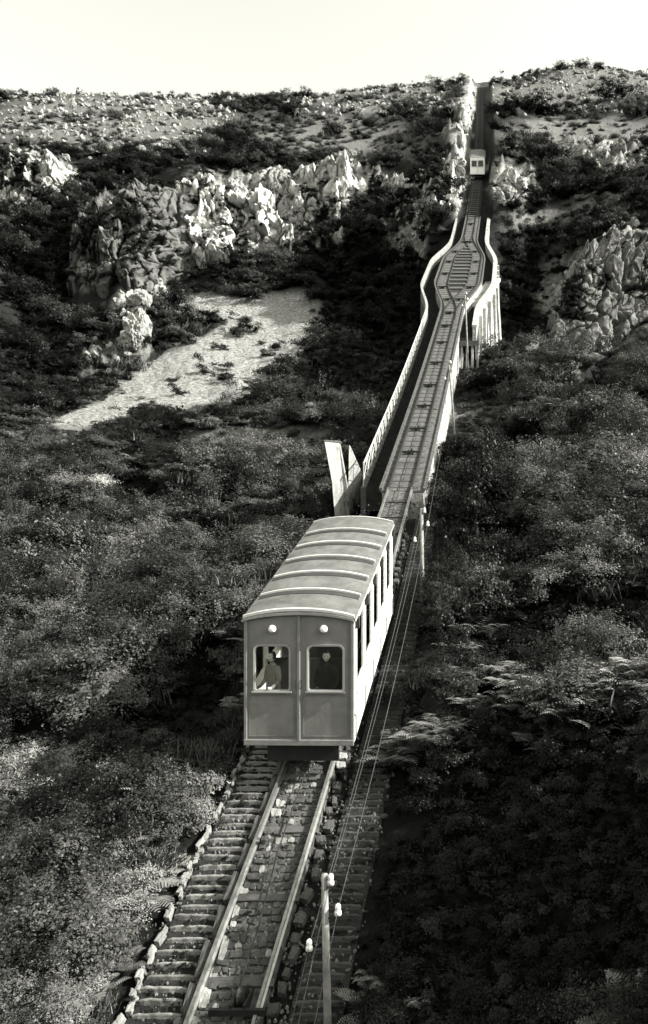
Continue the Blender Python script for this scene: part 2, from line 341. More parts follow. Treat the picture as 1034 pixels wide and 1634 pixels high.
def ground(X, Y, fine=True):
    X = np.asarray(X, float); Y = np.asarray(Y, float)
    z = base_h(X, Y); tz = trackZ(Y); dx = X - trackX(Y)
    if fine:
        rock, scree, grass = masks(X, Y, z)
        rough = sst(14, 120, Y)
        calm = 1 - 0.75 * np.maximum(scree, grass)
        z = z + calm * (0.38 + 0.9 * rough) * fbm(X * 0.22 + 3, Y * 0.22, z * 0.1, 4) * (1 - sst(180, 230, Y) * 0.3)
        z = z + 0.10 * rough * fbm(X * 1.1, Y * 1.1, z * 0, 3)
        lx = PX0 + FPX * X / Y; yl_ = Y + .8 * fbm(X * .15, X * 0, X * 0 + 3, 2); z = z + 1.5 * sst(55.6, 57, yl_) * (1 - sst(60, 72, yl_)) * sst(250, 310, lx) * (1 - sst(530, 552, lx))     # terrace edge left of the viaduct
        bx, by = proj(X, Y, z); wv = 18 * fbm(X * 3 / np.sqrt(Y), Y * 3 / np.sqrt(Y), X * 0, 3); off = sst(1.9, 4, np.abs(dx))     # hollows and humps shaped into the scrub slope for shade and sun
        z = z + off * np.clip(Y / 28, .5, 2.2) * (.6 * emask(bx + wv, by + wv * .6, LIGHTZ, .5) - 1.2 * emask(bx + wv, by + wv * .6, DARKZ[:-1], .5))
        rg = 1 - np.abs(fbm(X * 0.16 + 40, Y * 0.05 + 9, z * 0.09, 4))
        z = z + rock * (3.6 * (rg - 0.6) + 1.9 * fbm(X * 0.5, Y * 0.2, z * 0.3, 4) - 1.2 * np.abs(fbm(X * 1.1 + Y * .3, Y * .3, z * .5, 3)))
        z = z + scree * 0.10 * fbm(X * 2.2, Y * 2.2, z, 3)
    near = 1 - sst(31.5, 34.5, Y)
    side = np.where(dx < 0, np.abs(dx) - 1.85, np.abs(dx) - 2.0)
    k = near * (1 - sst(0.0, 0.9, side)); z = z * (1 - k) + (tz - 0.36) * k
    via = sst(31.5, 34.5, Y) * (1 - sst(103, 106, Y)); lim = tz - 1.6
    k = via * (1 - sst(4.0, 6.0, np.abs(dx))); z = np.where(k > 0, z * (1 - k) + np.minimum(z, lim) * k, z)
    k = sst(43, 52, Y) * (1 - sst(70, 80, Y)) * sst(0.2, .8, dx) * (1 - sst(3.2, 6.5, dx)); z = z * (1 - k) + np.minimum(z, tz - 3.6) * k
    far = sst(103, 106, Y) * (1 - sst(205, 216, Y))
    k = far * (1 - sst(1.75, 2.7, np.abs(dx))); z = z * (1 - k) + (tz - 0.36) * k
    k = far * sst(2.0, 2.8, np.abs(dx)) * (1 - sst(3.5, 9, np.abs(dx)))      # the cutting: banks stand above the line on both sides
    z = np.where(k > 0, np.maximum(z, z * (1 - k) + np.maximum(z, tz + 2.6) * k), z)
    return z
def hits(pp):                                                # photo pixel -> point of the hillside that it shows
    pp = np.asarray(pp, float); u = (pp[:, 0] - PX0) / FPX; f = (PY0 - pp[:, 1]) / FPX
    Ys = np.exp(np.linspace(math.log(9), math.log(300), 420)); res = np.full((len(pp), 3), np.nan)
    YY = np.tile(Ys, (len(pp), 1)); ZZ = ground((u[:, None] * YY).ravel(), YY.ravel()).reshape(YY.shape)
    for i in range(len(pp)):
        j = np.where(ZZ[i] >= f[i] * Ys)[0]
        j = j[0] if len(j) else int(np.argmax(ZZ[i] / Ys))
        res[i] = (u[i] * Ys[j], Ys[j], ZZ[i, j])
    return res

us = np.concatenate([np.linspace(-1.05, -0.70, 40, endpoint=False), np.linspace(-0.70, 0.30, 430, endpoint=False), np.linspace(0.30, 1.35, 90)])
vs = np.linspace(math.log(2.6), math.log(520), 740)
UU, VV = np.meshgrid(us, vs); TY = np.exp(VV).ravel(); TX = UU.ravel() * TY
TZ = ground(TX, TY)
nu, nv = len(us), len(vs)
_i = np.arange(nv - 1)[:, None] * nu + np.arange(nu - 1)
TF = np.stack([_i, _i + 1, _i + 1 + nu, _i + nu], -1).reshape(-1, 4)
tm = bpy.data.materials.new('hillside'); tm.use_nodes = True
n = tm.node_tree.nodes; l = tm.node_tree.links; b = n['Principled BSDF']
b.inputs['Roughness'].default_value = 0.95; b.inputs['Specular IOR Level'].default_value = 0.1
tc = n.new('ShaderNodeTexCoord')
def nz(scale, detail=8, r=0.65):
    t = n.new('ShaderNodeTexNoise'); t.inputs['Scale'].default_value = scale; t.inputs['Detail'].default_value = detail
    t.inputs['Roughness'].default_value = r; l.new(tc.outputs['Object'], t.inputs['Vector']); return t.outputs[0]
def ramp(src, a, b_, ca, cb):
    r = n.new('ShaderNodeValToRGB'); r.color_ramp.elements[0].position = a; r.color_ramp.elements[1].position = b_
    r.color_ramp.elements[0].color = ca; r.color_ramp.elements[1].color = cb; l.new(src, r.inputs[0]); return r.outputs[0]
def mix(f, a, b_):
    m = n.new('ShaderNodeMix'); m.data_type = 'RGBA'; l.new(f, m.inputs[0]); l.new(a, m.inputs[6]); l.new(b_, m.inputs[7]); return m.outputs[2]
def attr(nm):
    a = n.new('ShaderNodeAttribute'); a.attribute_name = nm; return a.outputs['Fac']
soil = ramp(nz(0.9), 0.35, 0.7, g(0.004), g(0.018))
grs = ramp(nz(2.5), 0.3, 0.7, g(0.05), g(0.17))
rk = ramp(nz(0.35, 10), 0.38, 0.62, g(0.05), g(0.36)); rk2 = ramp(nz(1.6, 10), 0.4, 0.6, g(0.06), g(0.42))
rkk = n.new('ShaderNodeMix'); rkk.data_type = 'RGBA'; rkk.inputs[0].default_value = 0.5; l.new(rk, rkk.inputs[6]); l.new(rk2, rkk.inputs[7])
scr = ramp(nz(2.6, 10, 0.75), 0.36, 0.62, g(0.06), g(0.3))
c = mix(attr('grass'), soil, grs); c = mix(attr('rock'), c, rkk.outputs[2]); c = mix(attr('scree'), c, scr); cliff_shade = ramp(attr('cliff_shade'), 0, 1, (1, 1, 1, 1), (0.3, 0.3, 0.3, 1)); mst = n.new('ShaderNodeMix'); mst.data_type = 'RGBA'; mst.blend_type = 'MULTIPLY'; mst.inputs[0].default_value = 1; l.new(c, mst.inputs[6]); l.new(cliff_shade, mst.inputs[7]); c = mst.outputs[2]
l.new(c, b.inputs['Base Color'])
bp = n.new('ShaderNodeBump'); bp.inputs['Distance'].default_value = 0.25; bp.inputs['Strength'].default_value = 0.9
l.new(nz(3.0, 10, 0.7), bp.inputs['Height']); l.new(bp.outputs[0], b.inputs['Normal'])
tme = mesh_np('hillside', np.stack([TX, TY, TZ], -1), TF, tm, smooth=True)
for nm, val in zip(('rock', 'scree', 'grass'), masks(TX, TY, TZ)):
    at = tme.attributes.new(nm, 'FLOAT', 'POINT'); at.data.foreach_set('value', np.asarray(val, np.float32))
_px, _py = proj(TX, TY, TZ)
at_ = tme.attributes.new('cliff_shade', 'FLOAT', 'POINT'); at_.data.foreach_set('value', np.asarray(emask(_px, _py, [(215, 372, 78, 72, 0), (170, 570, 70, 36, -25)], .3) * sst(55, 62, TY), np.float32))   # shade and dark streaks of the left cliffs, put into the rock colour
tag(link('hillside_terrain', tme), 'steep scrubby limestone hillside rising to the skyline', kind='structure')

# ------------------------------------------------------------------ track
def ys(a, b, st): return [a + (b - a) * i / max(1, int(round((b - a) / st))) for i in range(int(round((b - a) / st)) + 1)]
def sweep(prof, Y, off=lambda y: 0.0, zoff=0.0):
    m = MB(); m.loft([[tp(y, off(y) + px, pz + zoff) for px, pz in prof] for y in Y]); return m
RAIL = [(-0.055, -0.14), (0.055, -0.14), (0.05, -0.12), (0.014, -0.10), (0.014, -0.045), (0.027, -0.035), (0.027, 0), (-0.027, 0), (-0.027, -0.035), (-0.014, -0.045), (-0.014, -0.10), (-0.05, -0.12)]
low = tag(empty('funicular_track', tp(16)), 'near stretch of funicular track with two rails and rubble stone bed', 'track')
def under(root):                                             # keep a child's world place under a moved root
    return Vector(root.location)
def child(o, root):
    o.parent = root; o.matrix_parent_inverse = Matrix.Translation(root.location).inverted(); return o
LOOP0, LOOP1 = 64.0, 100.0
for s in (-1, 1):
    child(sweep(RAIL, ys(5, V0, 0.8), lambda y: s * G2).build('rail', M['steel']), low)
# stone bed under the rails: a masonry sill below each rail and rubble paving between
def bed(x0, x1, top, Y): return sweep([(x0, -0.62), (x1, -0.62), (x1, top), (x0, top)], Y)
child(bed(-0.60, 0.60, -0.195, ys(6, V0, 1.0)).build('track_bed', M['fill']), low)
def stone_mesh(name, m, seed):
    r = np.random.default_rng(seed); bm = bmesh.new(); bmesh.ops.create_cube(bm, size=1.0); bmesh.ops.subdivide_edges(bm, edges=list(bm.edges), cuts=3, use_grid_fill=True)
    P = np.array([v.co for v in bm.verts]); o = r.uniform(0, 40, 3); L = np.linalg.norm(P, axis=1, keepdims=True); sp = P / L * 0.56
    P = P * .68 + sp * .32; P = P * (1 + .16 * fbm(P[:, 0] * 2.2 + o[0], P[:, 1] * 2.2 + o[1], P[:, 2] * 2.2 + o[2], 3)[:, None])
    P[:, 0] += P[:, 1] * r.uniform(-.22, .22); P[:, 1] += P[:, 0] * r.uniform(-.22, .22)
    for v, p in zip(bm.verts, P): v.co = p
    me = bpy.data.meshes.new(name); bm.to_mesh(me); bm.free(); me.materials.append(m); return me
SM = [stone_mesh('rubble stone', M['stone'], i) for i in range(8)] + [stone_mesh('pale rubble stone', M['step'], 20 + i) for i in range(4)]
def slab(me, root, name, Y, dx, dz, sx, sy, sz, rz=0.0):
    o = link(name, me); p = tp(Y, dx, dz); sl = (float(trackZ(Y + 0.1)) - float(trackZ(Y - 0.1))) / 0.2
    o.matrix_world = Matrix.Translation(p) @ Matrix.Rotation(math.atan(sl), 4, 'X') @ Matrix.Rotation(rz, 4, 'Z') @ Matrix.Diagonal((sx, sy, sz, 1))
    o.parent = root; o.matrix_parent_inverse = Matrix.Translation(root.location).inverted(); return o
R = random.Random(3); y = 10.6; nst = 0
while y < 17.6 and nst < 298:
    d = R.uniform(0.11, 0.19); x = -0.47
    while x < 0.42:
        w = R.uniform(0.1, 0.27); w = min(w, 0.47 - x)
        if w < 0.1: break
        if R.random() > .08 and not (0.04 < x + w / 2 < 0.44 and 11.9 < y + d / 2 < 12.75):
            slab(SM[R.choice([0, 1, 2, 3, 4, 5, 6, 7, 0, 2, 4, 6, 1, 3, 9])], low, 'paving_stone', y + d / 2, x + w / 2, -0.222 + R.uniform(-0.03, 0.04), w * R.uniform(.72, .98), d * R.uniform(.72, .98), 0.12, R.uniform(-.2, .2)); nst += 1
        x += w
    y += d
# long stone sleepers crossing the bed every metre and a half
slb = MB().box(-0.5, 0.5, -0.5, 0.5, -0.5, 0.5).mesh('sleeper', M['sleeper'], bevel=0.03)
y = 11.15
while y < V0:
    slab(slb, low, 'sleeper', y, R.uniform(-.02, .02), -0.19, 1.3, 0.16, 0.1); y += 1.45
# smooth masonry sill beside each rail
for x0, x1, seed in ((-0.5, -0.36, 1), (0.38, 0.5, 2)):
    pass
sill = stone_mesh('pale sill stone', M['pale_stone'], 77)
y = 10.6
while y < 14.2:
    d = R.uniform(0.18, 0.5); slab(sill, low, 'sill_stone', y + d / 2, -0.40 + R.uniform(-.02, .02), -0.17 + R.uniform(-.02, .01), R.uniform(.1, .17), d * .98, 0.07, R.uniform(-.1, .1)); y += d * R.uniform(1, 1.3)
for yy, dx in ((15.9, -0.36), (16.15, -0.33), (17.3, 0.72), (17.6, 0.7)): slab(sill, low, 'sill_stone', yy, dx, -0.15, 0.2, 0.22, 0.07, .1)
# cable and its pulleys
def pulley(root, Y, dx=0.0):
    m = MB(); c0 = Vector(tp(Y, dx, -0.08)); rings = []
    for k in range(14):
        a = 2 * math.pi * k / 14
        rings.append([c0 + Vector((t, 0.17 * q * math.cos(a), 0.17 * q * math.sin(a))) for t, q in ((-0.06, 1), (-0.02, 0.8), (0.02, 0.8), (0.06, 1), (0.06, 0.3), (-0.06, 0.3))])
    m.loft(rings + [rings[0]], caps=False); p = child(m.build('pulley', M['dark_iron']), root)
    f = MB()
    for t in (-0.13, 0.09): f.box(c0.x + t, c0.x + t + 0.04, c0.y - 0.3, c0.y + 0.3, c0.z - 0.2, c0.z + 0.03)
    f.box(c0.x - 0.45, c0.x + 0.45, c0.y - 0.34, c0.y - 0.27, c0.z - 0.12, c0.z - 0.02); f.box(c0.x - 0.45, c0.x + 0.45, c0.y + 0.27, c0.y + 0.34, c0.z - 0.04, c0.z + 0.06)
    br = f.build('bracket', M['dark_iron'], p); br.matrix_parent_inverse = Matrix.Translation(root.location).inverted(); br.parent = p
    br.matrix_parent_inverse = p.matrix_world.inverted() if False else Matrix.Identity(4)
pit = MB(); q = tp(12.3, 0.22, -0.22)
pulley(low, 12.3, 0.22)
for yy in (20.5, 26.5): pulley(low, yy)
child(MB().tube([tp(y, 0.12 if y < 14 else 0.0, -0.03) for y in ys(6, V0, 1.5)], 0.014, 6).build('traction_cable', M['dark_iron']), low)

# ------------------------------------------------------------------ stone stairways beside the near track
def stairway(label, x0, x1, Y0, Y1, step_m, curb=None):
    root = tag(empty('stone_stairway', tp((Y0 + Y1) / 2, (x0 + x1) / 2, -0.3)), label, 'stairway')
    child(bed(x0 - 0.02, x1 + 0.02, -0.30, ys(Y0, Y1, 0.8)).build('stair_bed', M['gully']), root)
    y = Y0; k = 0
    while y < Y1:
        t = 0.2 + (0.06 if y > 20 else 0)
        w = (x1 - x0) * R.uniform(0.84, 1.0); cx = (x0 + x1) / 2 + R.uniform(-.03, .03)
        o = link('step', step_m[k % len(step_m)]); p = tp(y, cx, -0.29 + R.uniform(-.015, .015))
        o.matrix_world = Matrix.Translation(p) @ Matrix.Rotation(R.uniform(-.03, .03), 4, 'Z') @ Matrix.Rotation(R.uniform(-.015, .015), 4, 'Y') @ Matrix.Diagonal((w, R.uniform(.045, .065), 0.13, 1))
        child(o, root); y += t * R.uniform(.93, 1.07); k += 1
    return root
def step_mesh(seed, m):
    r = random.Random(seed); rings = []
    for i in range(9):
        x = -0.5 + i / 8; a, b_, c_ = r.uniform(-.05, .05), r.uniform(-.14, .14), r.uniform(-.1, .1)
        e = 0.0 if 0 < i < 8 else 0.15
        rings.append([(x, -0.5 + b_ + e, -0.5), (x, 0.5 + c_, -0.5), (x, 0.5 + c_ - e, 0.45 + a - e), (x, -0.35 + b_ + e, 0.5 + a - e), (x, -0.5 + b_ + e, 0.36 + a - e)])
    return MB().loft(rings).mesh('step', m)
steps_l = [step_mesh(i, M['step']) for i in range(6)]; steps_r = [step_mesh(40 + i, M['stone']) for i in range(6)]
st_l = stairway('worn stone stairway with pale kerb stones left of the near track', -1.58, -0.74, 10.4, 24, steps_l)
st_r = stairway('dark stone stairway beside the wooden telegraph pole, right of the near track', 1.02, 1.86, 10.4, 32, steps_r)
# the raised masonry edge between left stairs and rail, and the ragged kerb at the outside
edge = [stone_mesh('edge stone', M['stone'], 60 + i) for i in range(4)]
y = 10.4
while y < 20:
    d = R.uniform(0.35, 0.7); slab(edge[R.randrange(4)], st_l, 'edge_stone', y + d / 2, -0.665, -0.2, 0.13, d * .97, 0.22); y += d
kb = [stone_mesh('kerb stone', M['step'], 80 + i) for i in range(5)]
y = 10.4
while y < 18.6:
    d = R.uniform(0.1, 0.22); slab(kb[R.randrange(5)], st_l, 'kerb_stone', y + d / 2, -1.66 + R.uniform(-.055, .055), -0.29 + R.uniform(-.04, .03), R.uniform(.06, .11), d * 1.15, R.uniform(.12, .24), R.uniform(-.35, .35)); y += d * R.choice([.8, .85, .9, .9, 1.5])
for s, x in ((1, 0.76),):
    y = 10.6
    while y < 30:
        d = R.uniform(0.14, 0.3); slab(edge[R.randrange(4)], low, 'edge_stone', y + d / 2, x + R.uniform(-.05, .06), -0.3, R.uniform(.1, .22), d * .95, 0.18, R.uniform(-.3, .3)); y += d * R.uniform(1, 1.9)

# ------------------------------------------------------------------ viaduct with its passing loop
def at(px, py, Y): return ((px - PX0) / FPX * Y, Y, (PY0 - py) / FPX * Y)
via = tag(empty('viaduct', tp(70, 0, -4)), 'long pale masonry viaduct carrying the track and its passing loop', 'viaduct')
WL, WR = 1.25, 1.1                                            # side walkway widths
R0 = 63.0                                                     # where the right walkway begins
def out_l(Y): return deck_l(Y) - WL
def out_r(Y): return deck_r(Y) + (WR if Y >= R0 else 0)
Yv = ys(V0, V1, 1.0)
# core body under the deck
m = MB(); m.loft([[tp(y, deck_l(y), -9.5), tp(y, deck_r(y), -9.5), tp(y, deck_r(y), -0.27), tp(y, deck_l(y), -0.27)] for y in Yv])
child(m.build('core_wall', M['masonry']), via)
m = MB(); m.loft([[tp(y, deck_l(y) - 0.06, -0.268), tp(y, deck_r(y) + 0.06, -0.268), tp(y, deck_r(y) + 0.06, -0.16), tp(y, deck_l(y) - 0.06, -0.16)] for y in Yv])
child(m.build('deck', M['deck']), via)
# left walkway: sunk dark flight of steps beside the deck
def walkway(fn_in, fn_out, Y0, Y1, dz):
    m = MB(); y = Y0; t = 0.6
    while y < Y1:
        a, b_ = fn_in(y), fn_out(y); lo, hi = min(a, b_), max(a, b_); z = float(trackZ(y)) + dz; x = float(trackX(y))
        x2 = float(trackX(y + t)); a2, b2 = fn_in(y + t), fn_out(y + t); lo2, hi2 = min(a2, b2), max(a2, b2)
        zb = z - 1.2
        m.hexa([(x + lo, y, zb), (x + hi, y, zb), (x2 + hi2, y + t, zb), (x2 + lo2, y + t, zb), (x + lo, y, z), (x + hi, y, z), (x2 + hi2, y + t, z), (x2 + lo2, y + t, z)])
        y += t
    return m
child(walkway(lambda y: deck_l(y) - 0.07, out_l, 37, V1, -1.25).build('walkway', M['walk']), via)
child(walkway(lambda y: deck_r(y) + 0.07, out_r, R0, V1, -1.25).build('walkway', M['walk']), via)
# outer wall below the left walkway and its parapet
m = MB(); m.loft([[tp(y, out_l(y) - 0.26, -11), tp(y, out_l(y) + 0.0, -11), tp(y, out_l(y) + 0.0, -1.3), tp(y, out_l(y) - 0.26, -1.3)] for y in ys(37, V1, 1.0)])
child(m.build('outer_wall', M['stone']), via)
m = MB(); m.loft([[tp(y, out_l(y) - 0.24, -1.297), tp(y, out_l(y) - 0.06, -1.297), tp(y, out_l(y) - 0.06, -0.32), tp(y, out_l(y) - 0.24, -0.32)] for y in ys(64, V1, 1.0)])
child(m.build('parapet', M['abut']), via)
m = MB(); m.loft([[tp(y, out_l(y) - 0.26, -0.317), tp(y, out_l(y) - 0.04, -0.317), tp(y, out_l(y) - 0.04, -0.25), tp(y, out_l(y) - 0.26, -0.25)] for y in ys(64, V1, 1.0)])
child(m.build('coping', M['abut']), via)
# right outer wall with parapet, pilasters and dark panels for niche shade
RW0 = 67.5
Yr = ys(RW0, V1, 0.75)
m = MB(); m.loft([[tp(y, out_r(y) + 0.0, -14), tp(y, out_r(y) + 0.4, -14), tp(y, out_r(y) + 0.32, -0.35), tp(y, out_r(y) + 0.0, -0.35)] for y in Yr])
child(m.build('outer_wall', M['masonry']), via)
m = MB(); m.loft([[tp(y, out_r(y) - 0.05, -0.347), tp(y, out_r(y) + 0.4, -0.347), tp(y, out_r(y) + 0.4, -0.2), tp(y, out_r(y) - 0.05, -0.2)] for y in ys(R0, V1, 0.75)])
child(m.build('coping', M['pale_stone']), via)
m = MB(); m.loft([[tp(y, out_r(y) + 0.0, -1.6), tp(y, out_r(y) + 0.32, -1.6), tp(y, out_r(y) + 0.32, -0.35), tp(y, out_r(y) + 0.0, -0.35)] for y in ys(R0, RW0, 0.75)])
child(m.build('parapet', M['masonry']), via)
for y in [RW0 + 0.2 + 2.2 * i for i in range(12)]:
    d = 0.42; m = MB()
    q = [(out_r(y) + 0.3, y), (out_r(y) + 0.72, y), (out_r(y + d) + 0.72, y + d), (out_r(y + d) + 0.3, y + d)]
    m.hexa([tp(yy, x, -14) for x, yy in q] + [tp(yy, x - (0.1 if i in (1, 2) else 0), -0.9) for i, (x, yy) in enumerate(q)])
    child(m.build('buttress', M['pale_stone']), via)
    if y > RW0 + 0.1 and y < 84:                              # dark arch panel between buttresses, painted for a recess's shade
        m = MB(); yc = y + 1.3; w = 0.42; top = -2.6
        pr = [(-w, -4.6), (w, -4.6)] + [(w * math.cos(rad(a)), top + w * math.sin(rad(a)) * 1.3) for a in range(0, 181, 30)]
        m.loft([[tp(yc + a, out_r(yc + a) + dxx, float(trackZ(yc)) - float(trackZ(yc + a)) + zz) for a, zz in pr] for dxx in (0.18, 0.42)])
        child(m.build('niche_shade', M['dark_iron']), via)
PA, PB, PC, PD = at(769, 482, 71.5), at(793, 448, 78.5), at(801, 570, 76.0), at(766, 572, 69.5)
def face(u, v, o):                                             # u across, v down the pier face, o out of it
    t = Vector(PA).lerp(Vector(PB), u).lerp(Vector(PD).lerp(Vector(PC), u), v); nrm = (Vector(PB) - Vector(PA)).cross(Vector((0, 0, 1))).normalized(); return tuple(t + nrm * o)
def slabface(u0, u1, v0, v1, o0, o1): m = MB(); m.hexa([face(u0, v1, o0), face(u0, v1, o1), face(u1, v1, o1), face(u1, v1, o0), face(u0, v0, o0), face(u0, v0, o1), face(u1, v0, o1), face(u1, v0, o0)]); return m
pr_ = child(slabface(0, 1, 0, 1.25, -1.2, 0.0).build('pier', M['masonry']), via)
for k in range(5): child(slabface(.02 + k * .2, .10 + k * .2, .02, 1.25, .003, .28).build('buttress', M['pale_stone']), via)
child(slabface(-.02, 1.02, -.03, .015, -.3, .34).build('coping', M['pale_stone']), via)
for v in (.12, .32): child(slabface(.125, .19, v, v + .12, .004, .02).build('niche_shade', M['dark_iron']), via)  # flat dark panels on the pier, painted as shaded niches
# right landing on posts where the walkway begins
yl = R0
m = MB(); x0, x1 = deck_r(yl) + 0.08, out_r(yl) + 0.55
m.hexa([tp(yl - 0.6, x0, -1.75), tp(yl - 0.6, x1, -1.75), tp(yl + 0.05, x1, -1.75), tp(yl + 0.05, x0, -1.75), tp(yl - 0.6, x0, -1.3), tp(yl - 0.6, x1, -1.3), tp(yl + 0.05, x1, -1.55), tp(yl + 0.05, x0, -1.55)])
child(m.build('landing', M['stone']), via)
for i in range(4):
    x = x0 + 0.12 + (x1 - x0 - 0.24) * i / 3; m = MB()
    for (a, b_) in ((-0.1, 0.1),):
        q = [(x + a, yl - 0.45), (x + b_, yl - 0.45), (x + b_, yl - 0.2), (x + a, yl - 0.2)]
        m.hexa([(float(trackX(yl)) + xx, yy, float(trackZ(yl)) - 9) for xx, yy in q] + [(float(trackX(yl)) + xx, yy, float(trackZ(yl)) - 1.752) for xx, yy in q])
    child(m.build('post', M['pale_stone'], bevel=0.03), via)
# deck furniture: rails, sleepers, pulleys
def lane(Y): return 1.5 * bulge(Y, 66.0, 97.5)
def lane_rail(side, s, Y): return sweep(RAIL, Y, lambda y: side * lane(y) + s * G2)
for s in (-1, 1):
    child(sweep(RAIL, ys(V0, LOOP0, 0.8), lambda y: s * G2).build('rail', M['dark_iron']), via)
    child(sweep(RAIL, ys(LOOP1, V1, 0.8), lambda y: s * G2).build('rail', M['dark_iron']), via)
for side in (-1, 1):
    for s in (-1, 1): child(lane_rail(side, s, ys(LOOP0, LOOP1, 0.8)).build('rail', M['dark_iron']), via)
y = V0 + 0.4
while y < V1 - 0.3:
    o = lane(y)
    if o < 0.25: slab(slb, via, 'sleeper', y, 0.0 + R.uniform(-.03, .03), -0.185, 1.5, 0.24, 0.1)
    else:
        for s in (-1, 1): slab(slb, via, 'sleeper', y, s * o, -0.185, 1.34, 0.24, 0.1)
    y += 0.72
# dark sheet painted for the shaded well between loop tracks, crossed by beams
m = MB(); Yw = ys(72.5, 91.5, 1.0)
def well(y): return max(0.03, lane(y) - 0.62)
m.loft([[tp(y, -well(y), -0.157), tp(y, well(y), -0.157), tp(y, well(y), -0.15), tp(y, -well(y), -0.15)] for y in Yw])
child(m.build('well_shade', M['walk']), via)
for i in range(13):
    y = 73.6 + i * 1.42; w = well(y)
    slab(slb, via, 'cross_beam', y, 0, -0.09, 2 * w + 0.06, 0.5, 0.14)
for y in (38.5, 41.8, 45.6, 49.5, 54, 58.5, 62.5, 66, 102):
    pulley(via, y)
for y in (70, 74, 79, 84, 89, 94):
    for s in (-1, 1): pulley(via, y, s * lane(y))
child(MB().tube([tp(y, 0.05, -0.03) for y in ys(V0, LOOP0, 2)], 0.018, 6).build('traction_cable', M['dark_iron']), via)
# low side kerb walls carrying the light edges of the deck
for x, nm in ((deck_l, -1), (deck_r, 1)):
    m = MB(); m.loft([[tp(y, x(y) + nm * 0.07 - 0.07, -0.158), tp(y, x(y) + nm * 0.07 + 0.07, -0.158), tp(y, x(y) + nm * 0.07 + 0.07, -0.04), tp(y, x(y) + nm * 0.07 - 0.07, -0.04)] for y in Yv])
    child(m.build('kerb', M['stone']), via)
# lattice railing along the left walkway
rl = tag(empty('walkway_railing', tp(38, -2.2, -1.3)), 'white lattice iron railing along the shaded viaduct walkway', 'railing')
def rx(y): return out_l(y) - 0.15
ry = ys(37.2, 64, 1.2)
child(MB().tube([tp(y, rx(y), -0.2) for y in ry], 0.045, 8).build('handrail', M['iron']), rl)
child(MB().tube([tp(y, rx(y), -1.05) for y in ry], 0.022, 6).build('bottom_rail', M['iron']), rl)
for i, y in enumerate(ry):
    child(MB().tube([tp(y, rx(y), -1.45), tp(y, rx(y), -0.2)], 0.03, 6).build('post', M['iron']), rl)
    if i < len(ry) - 1:
        y2 = ry[i + 1]
        child(MB().tube([tp(y, rx(y), -1.05), tp(y2, rx(y2), -0.2)], 0.017, 5).tube([tp(y, rx(y), -0.2), tp(y2, rx(y2), -1.05)], 0.017, 5).build('cross_brace', M['iron']), rl)

# ------------------------------------------------------------------ upper track in the cutting
up = tag(empty('funicular_track', tp(126)), 'upper stretch of track climbing through the rock cutting', 'track')
for s in (-1, 1): child(sweep(RAIL, ys(V1, 206, 2.0), lambda y: s * G2).build('rail', M['dark_iron']), up)
child(bed(-1.0, 1.0, -0.2, ys(V1, 206, 2.0)).build('track_bed', M['gully']), up)
y = V1 + 0.5
while y < 150: slab(slb, up, 'sleeper', y, 0, -0.17, 1.5, 0.26, 0.1); y += 0.9

# ------------------------------------------------------------------ abutment piers left of the viaduct mouth
def prism(pts, depth, mat_, name, root, back=None):             # outline in X,Z at a depth, given real thickness along Y
    m = MB(); k = len(pts)
    m.add([(x, y, z) for x, y, z in pts] + [(x, y + depth, z) for x, y, z in pts],
          [tuple(range(k)), tuple(range(2 * k - 1, k - 1, -1))] + [(i, (i + 1) % k, (i + 1) % k + k, i + k) for i in range(k)])
    return child(m.build(name, mat_), root)
ab = tag(empty('abutment_buttress', at(548, 830, 37.0)), 'tall pale raking masonry buttress left of the viaduct mouth', 'buttress')
prism([at(518, 705, 36.2), at(541, 707, 37.6), at(556, 790, 37.6), at(560, 900, 37.6), at(540, 900, 36.2), at(530, 770, 36.2)], 0.45, M['abut'], 'wall', ab)
prism([at(517, 702, 36.1), at(542, 703, 37.6), at(542, 706, 37.6), at(517, 704.5, 36.1)], 0.5, M['stone'], 'cap', ab)
wg = tag(empty('wing_wall', at(565, 800, 38.6)), 'pale triangular masonry wing wall next to the viaduct railing', 'wall')
prism([at(557, 710, 38.0), at(578, 758, 39.4), at(573, 800, 39.2), at(573, 860, 39.2), at(556, 860, 38.0), at(556, 780, 38.0)], 0.4, M['abut'], 'wall', wg)
cs = tag(empty('curved_kerb', at(500, 830, 33.5)), 'curving pale stone ribs of the path beside the raking buttress', 'kerb')
for k, P in enumerate(([(497, 770), (508, 784), (518, 804), (525, 832), (527, 848)], [(486, 782), (498, 798), (508, 818), (513, 848)], [(488, 800), (494, 815), (498, 832), (501, 848)], [(430, 716), (444, 722), (458, 734), (470, 744)])):
    pts = hits(P); rr = 0.16 if k == 0 else 0.09; m = MB()
    m.loft([[(x - rr, y, z - .6), (x + rr, y, z - .6), (x + rr, y, z + .5), (x - rr, y, z + .5)] for x, y, z in pts])
    child(m.build('rib', M['pale_stone']), cs)

